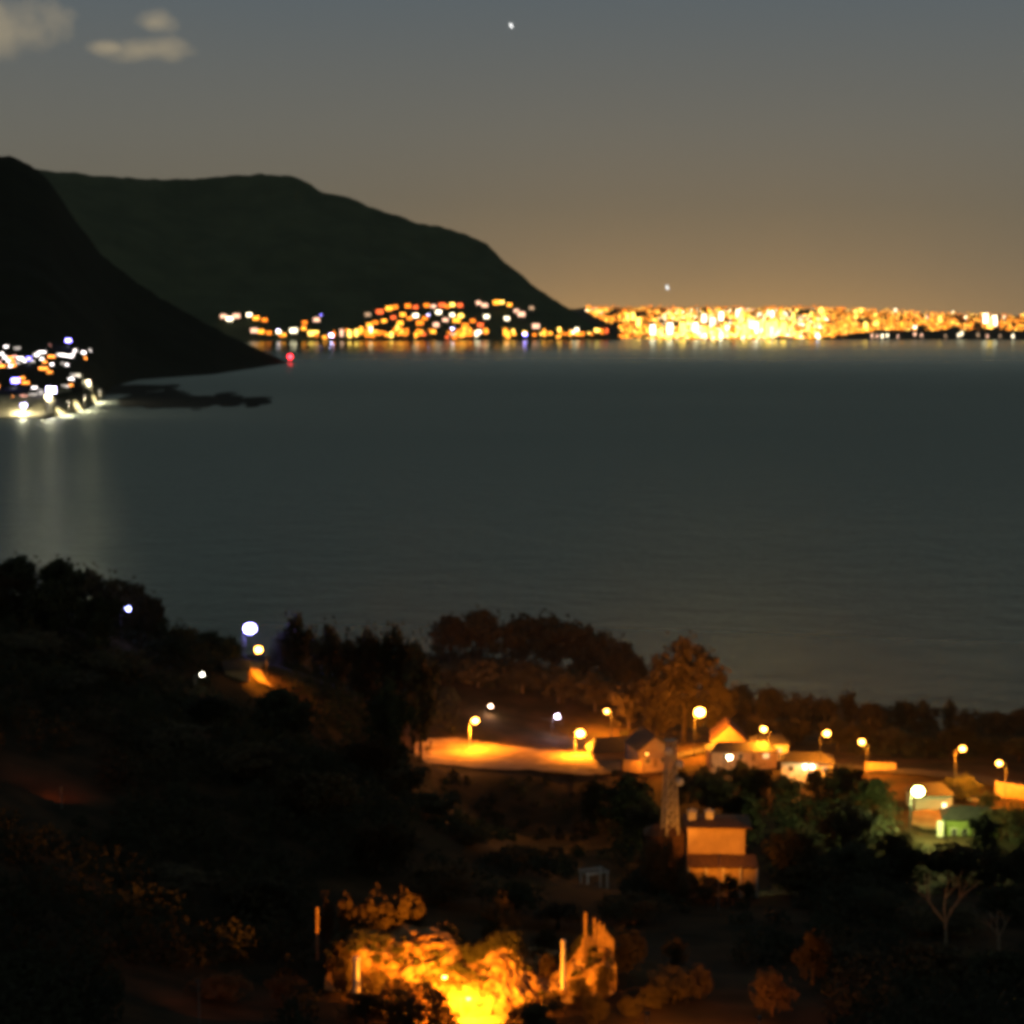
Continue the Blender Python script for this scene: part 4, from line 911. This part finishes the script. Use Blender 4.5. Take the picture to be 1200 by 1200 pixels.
G8 = 'black trees filling the lower slopes'
for px, pt, D, wd, st_, lab in [(0, 668, 425, 90, 'bush', 'black bush under the ridge trees at the left edge'), (60, 676, 425, 90, 'bush', 'black bush under the highest ridge trees'), (118, 690, 428, 70, 'bush', 'black bush just left of the lone blue lamp'), (196, 742, 440, 60, 'bush', 'black bush between blue lamp and small pale lamp'),
    (60, 790, 370, 120, 'broad', 'black tree above the reddish patch at left'), (180, 850, 345, 130, 'broad', 'black tree right of the reddish patch'), (290, 870, 340, 120, 'broad', 'black tree in the middle of the left slope'), (370, 900, 330, 120, 'broad', 'black tree low on the left slope'),
    (440, 960, 310, 110, 'broad', 'black tree above the yellow leaved trees'), (520, 1010, 300, 100, 'bush', 'black bush behind the left half of the bank'), (600, 1030, 300, 90, 'bush', 'black bush behind the right half of the bank'), (655, 1055, 290, 90, 'bush', 'black bush below the pergola'), (740, 1045, 300, 90, 'bush', 'black bush left below the chimney house'),
    (806, 1014, 322, 36, 'bush', 'black bush hiding the left foot of the chimney house'), (832, 1019, 321, 36, 'bush', 'black bush hiding the middle of the veranda'), (858, 1020, 321, 36, 'bush', 'black bush hiding the right part of the veranda'), (880, 1030, 322, 26, 'bush', 'black bush hiding the right foot of the chimney house'), (778, 972, 324, 50, 'bush', 'dark bush in front of the side annex'), (950, 1010, 330, 90, 'broad', 'black tree below the reddish brown tree'), (1010, 985, 350, 90, 'broad', 'black tree left below the lit terrace'),
    (1075, 985, 352, 70, 'bush', 'black bush under the lit terrace'), (1120, 988, 356, 80, 'bush', 'black bush under the green house'), (1170, 985, 356, 80, 'bush', 'black bush at the right under the green house'), (1210, 990, 350, 70, 'broad', 'black tree cut by the right edge below the green house'), (1040, 1040, 310, 90, 'bush', 'black bush left of the bare tree'),
    (1190, 1030, 312, 80, 'bush', 'black bush right of the bare tree'), (1110, 1055, 300, 110, 'bush', 'black bush behind the bare tree'), (1000, 1110, 260, 110, 'broad', 'black tree at the bottom right of centre'), (1100, 1105, 262, 120, 'broad', 'black tree in front of the bare tree'), (1190, 1115, 258, 100, 'broad', 'black tree in the bottom right corner'), (180, 1020, 268, 140, 'broad', 'black tree left of the brown post'), (300, 1030, 266, 120, 'broad', 'black tree just left of the brown post')]: tree(px, pt, D, wd, st_, lab, G8)

# bare tree with pale branches
def bare_tree(px, ptop, pbot, D, label, seed):
    rs = random.Random(seed); b_ = at(px, pbot, D); hgt = at(px, ptop, D).z-b_.z; e_ = empty('bare_tree', (b_.x, b_.y, gz(b_.x, b_.y))); tag(e_, label, 'tree')
    dz0 = b_.z-gz(b_.x, b_.y)
    q = MB(); q.tube([(0, 0, -1), (.1, 0, dz0*.5), (0, 0, dz0+.3)], [.3, .24, .2], 7); tr = q.build('trunk', M['pale_bark'], e_)
    def grow(p_, d, L_, r, depth, parent):
        q = MB(); e1 = p_+d*L_*.5+Vector((rs.uniform(-.15, .15), 0, .1))*L_*.3; e2 = p_+d*L_
        q.tube([p_, e1, e2], [r, r*.8, r*.55], 5); o_ = q.build('branch', M['pale_bark'], parent)
        if depth:
            for k in range(2 if depth < 2 else 3):
                nd_ = (d + Vector((rs.uniform(-.7, .7), rs.uniform(-.5, .5), rs.uniform(-.1, .5)))).normalized()
                grow(e2, nd_, L_*rs.uniform(.5, .75), r*.58, depth-1, e_)
    for a in (-.75, -.1, .5): grow(Vector((0, 0, dz0)), Vector((a, rs.uniform(-.3, .3), 1)).normalized(), hgt*.48, .17, 2, e_)
bare_tree(1108, 1010, 1082, 285, 'bare tree with pale forked branches at lower right', 4)
bare_tree(1170, 1066, 1098, 275, 'small bare pale tree near the right edge', 8)
hidden_light(1085, 276, 1.0, at(1108, 1030, 285), 'dim garden spotlight under the bare tree', (1, .5, .2), 500, 80, 1)

# undergrowth over the whole slope: one mass nobody could count
random.seed(4); rs = random.Random(12)
keep = [(484, 735, 862, 915), (500, 705, 905, 985), (740, 985, 838, 905), (800, 895, 950, 1046), (1010, 1200, 888, 930), (1062, 1175, 925, 985), (380, 722, 1030, 1195), (285, 322, 755, 812), (772, 800, 865, 975), (680, 716, 1008, 1045), (262, 292, 780, 808), (895, 925, 1030, 1052), (0, 110, 880, 940), (1080, 1180, 1005, 1100), (545, 725, 815, 872), (715, 850, 1070, 1215), (870, 955, 1130, 1215), (150, 300, 1135, 1215)]
q = MB(); cnt = 0
for k in range(7000):
    D = 150 + 570*rs.random(); px = rs.uniform(-60, 1260); b_ = on_ground(px, D)
    if b_.z < 1.5: continue
    r = rs.uniform(1.2, 3.4); hgt = r*rs.uniform(.9, 1.7)
    x0, y1 = project((b_.x-r, b_.y, b_.z)); x1, y0 = project((b_.x+r, b_.y, b_.z+hgt*1.5))
    bad = any(x1 > a and x0 < b2 and y1 > c2 and y0 < d2 for a, b2, c2, d2 in keep)
    if bad:
        inside_slope = 500 < px < 705 and 912 < y1 < 985
        if not (inside_slope and rs.random() < .9): continue
        r *= .5; hgt *= .45
    leaf_cloud(q, (b_.x, b_.y, b_.z+hgt*.4), r, r, hgt*.75, int(46+14*r), .30+.05*r, rs, .5); cnt += 1
tag(q.build('undergrowth', M['scrub']), 'dense dark scrub covering the hillside', 'scrub', kind='stuff')
print('undergrowth clumps', cnt, 'faces', len(q.f))
# tufts of grass and low shrubs on the bank
q = MB()
for k in range(1300):
    px = rs.uniform(386, 720); v = rs.choice([rs.uniform(.1, .7), rs.uniform(.62, .8), rs.uniform(.62, .8)]); p_ = bank_pt(px, v); r = rs.uniform(.3, 1.15)
    if mnoise.noise(p_*.16) < (-.02 if v < .6 else -.2): continue
    leaf_cloud(q, p_+Vector((0, -.1, r*.35)), r, r*.7, r*.8, 30, .19, rs, .3)
tag(q.build('bank_shrubs', M['foliage']), 'low shrubs clinging to the glowing bank', 'shrubs', kind='stuff')

# ------------------------------------------------------------------ sea haze
q = MB(); q.box(-16000, 16000, -60, 28000, -3, 1800)
hz = bpy.data.materials.new('haze_air'); hz.use_nodes = True; t = hz.node_tree; t.nodes.clear()
pv = nd(t, 'ShaderNodeVolumePrincipled'); pv.inputs['Color'].default_value = (.82, .92, .78, 1); pv.inputs['Density'].default_value = 0.9e-5
om = nd(t, 'ShaderNodeOutputMaterial'); t.links.new(pv.outputs[0], om.inputs['Volume'])
tag(q.build('haze', hz), 'thin night haze over the bay', 'haze', kind='stuff')
# added thin volume over the village, standing in for glare around the lamps
q = MB(); q.box(-72, 240, 428, 664, -1.5, 66)
mi_ = bpy.data.materials.new('lamp_halo_air'); mi_.use_nodes = True; t = mi_.node_tree; t.nodes.clear()
pv = nd(t, 'ShaderNodeVolumePrincipled'); pv.inputs['Color'].default_value = (.9, .9, .9, 1); pv.inputs['Density'].default_value = 0.9e-4
om = nd(t, 'ShaderNodeOutputMaterial'); t.links.new(pv.outputs[0], om.inputs['Volume'])
tag(q.build('lamp_halo', mi_), 'added air volume standing in for glare around the village lamps', 'lamp_halo', kind='stuff')
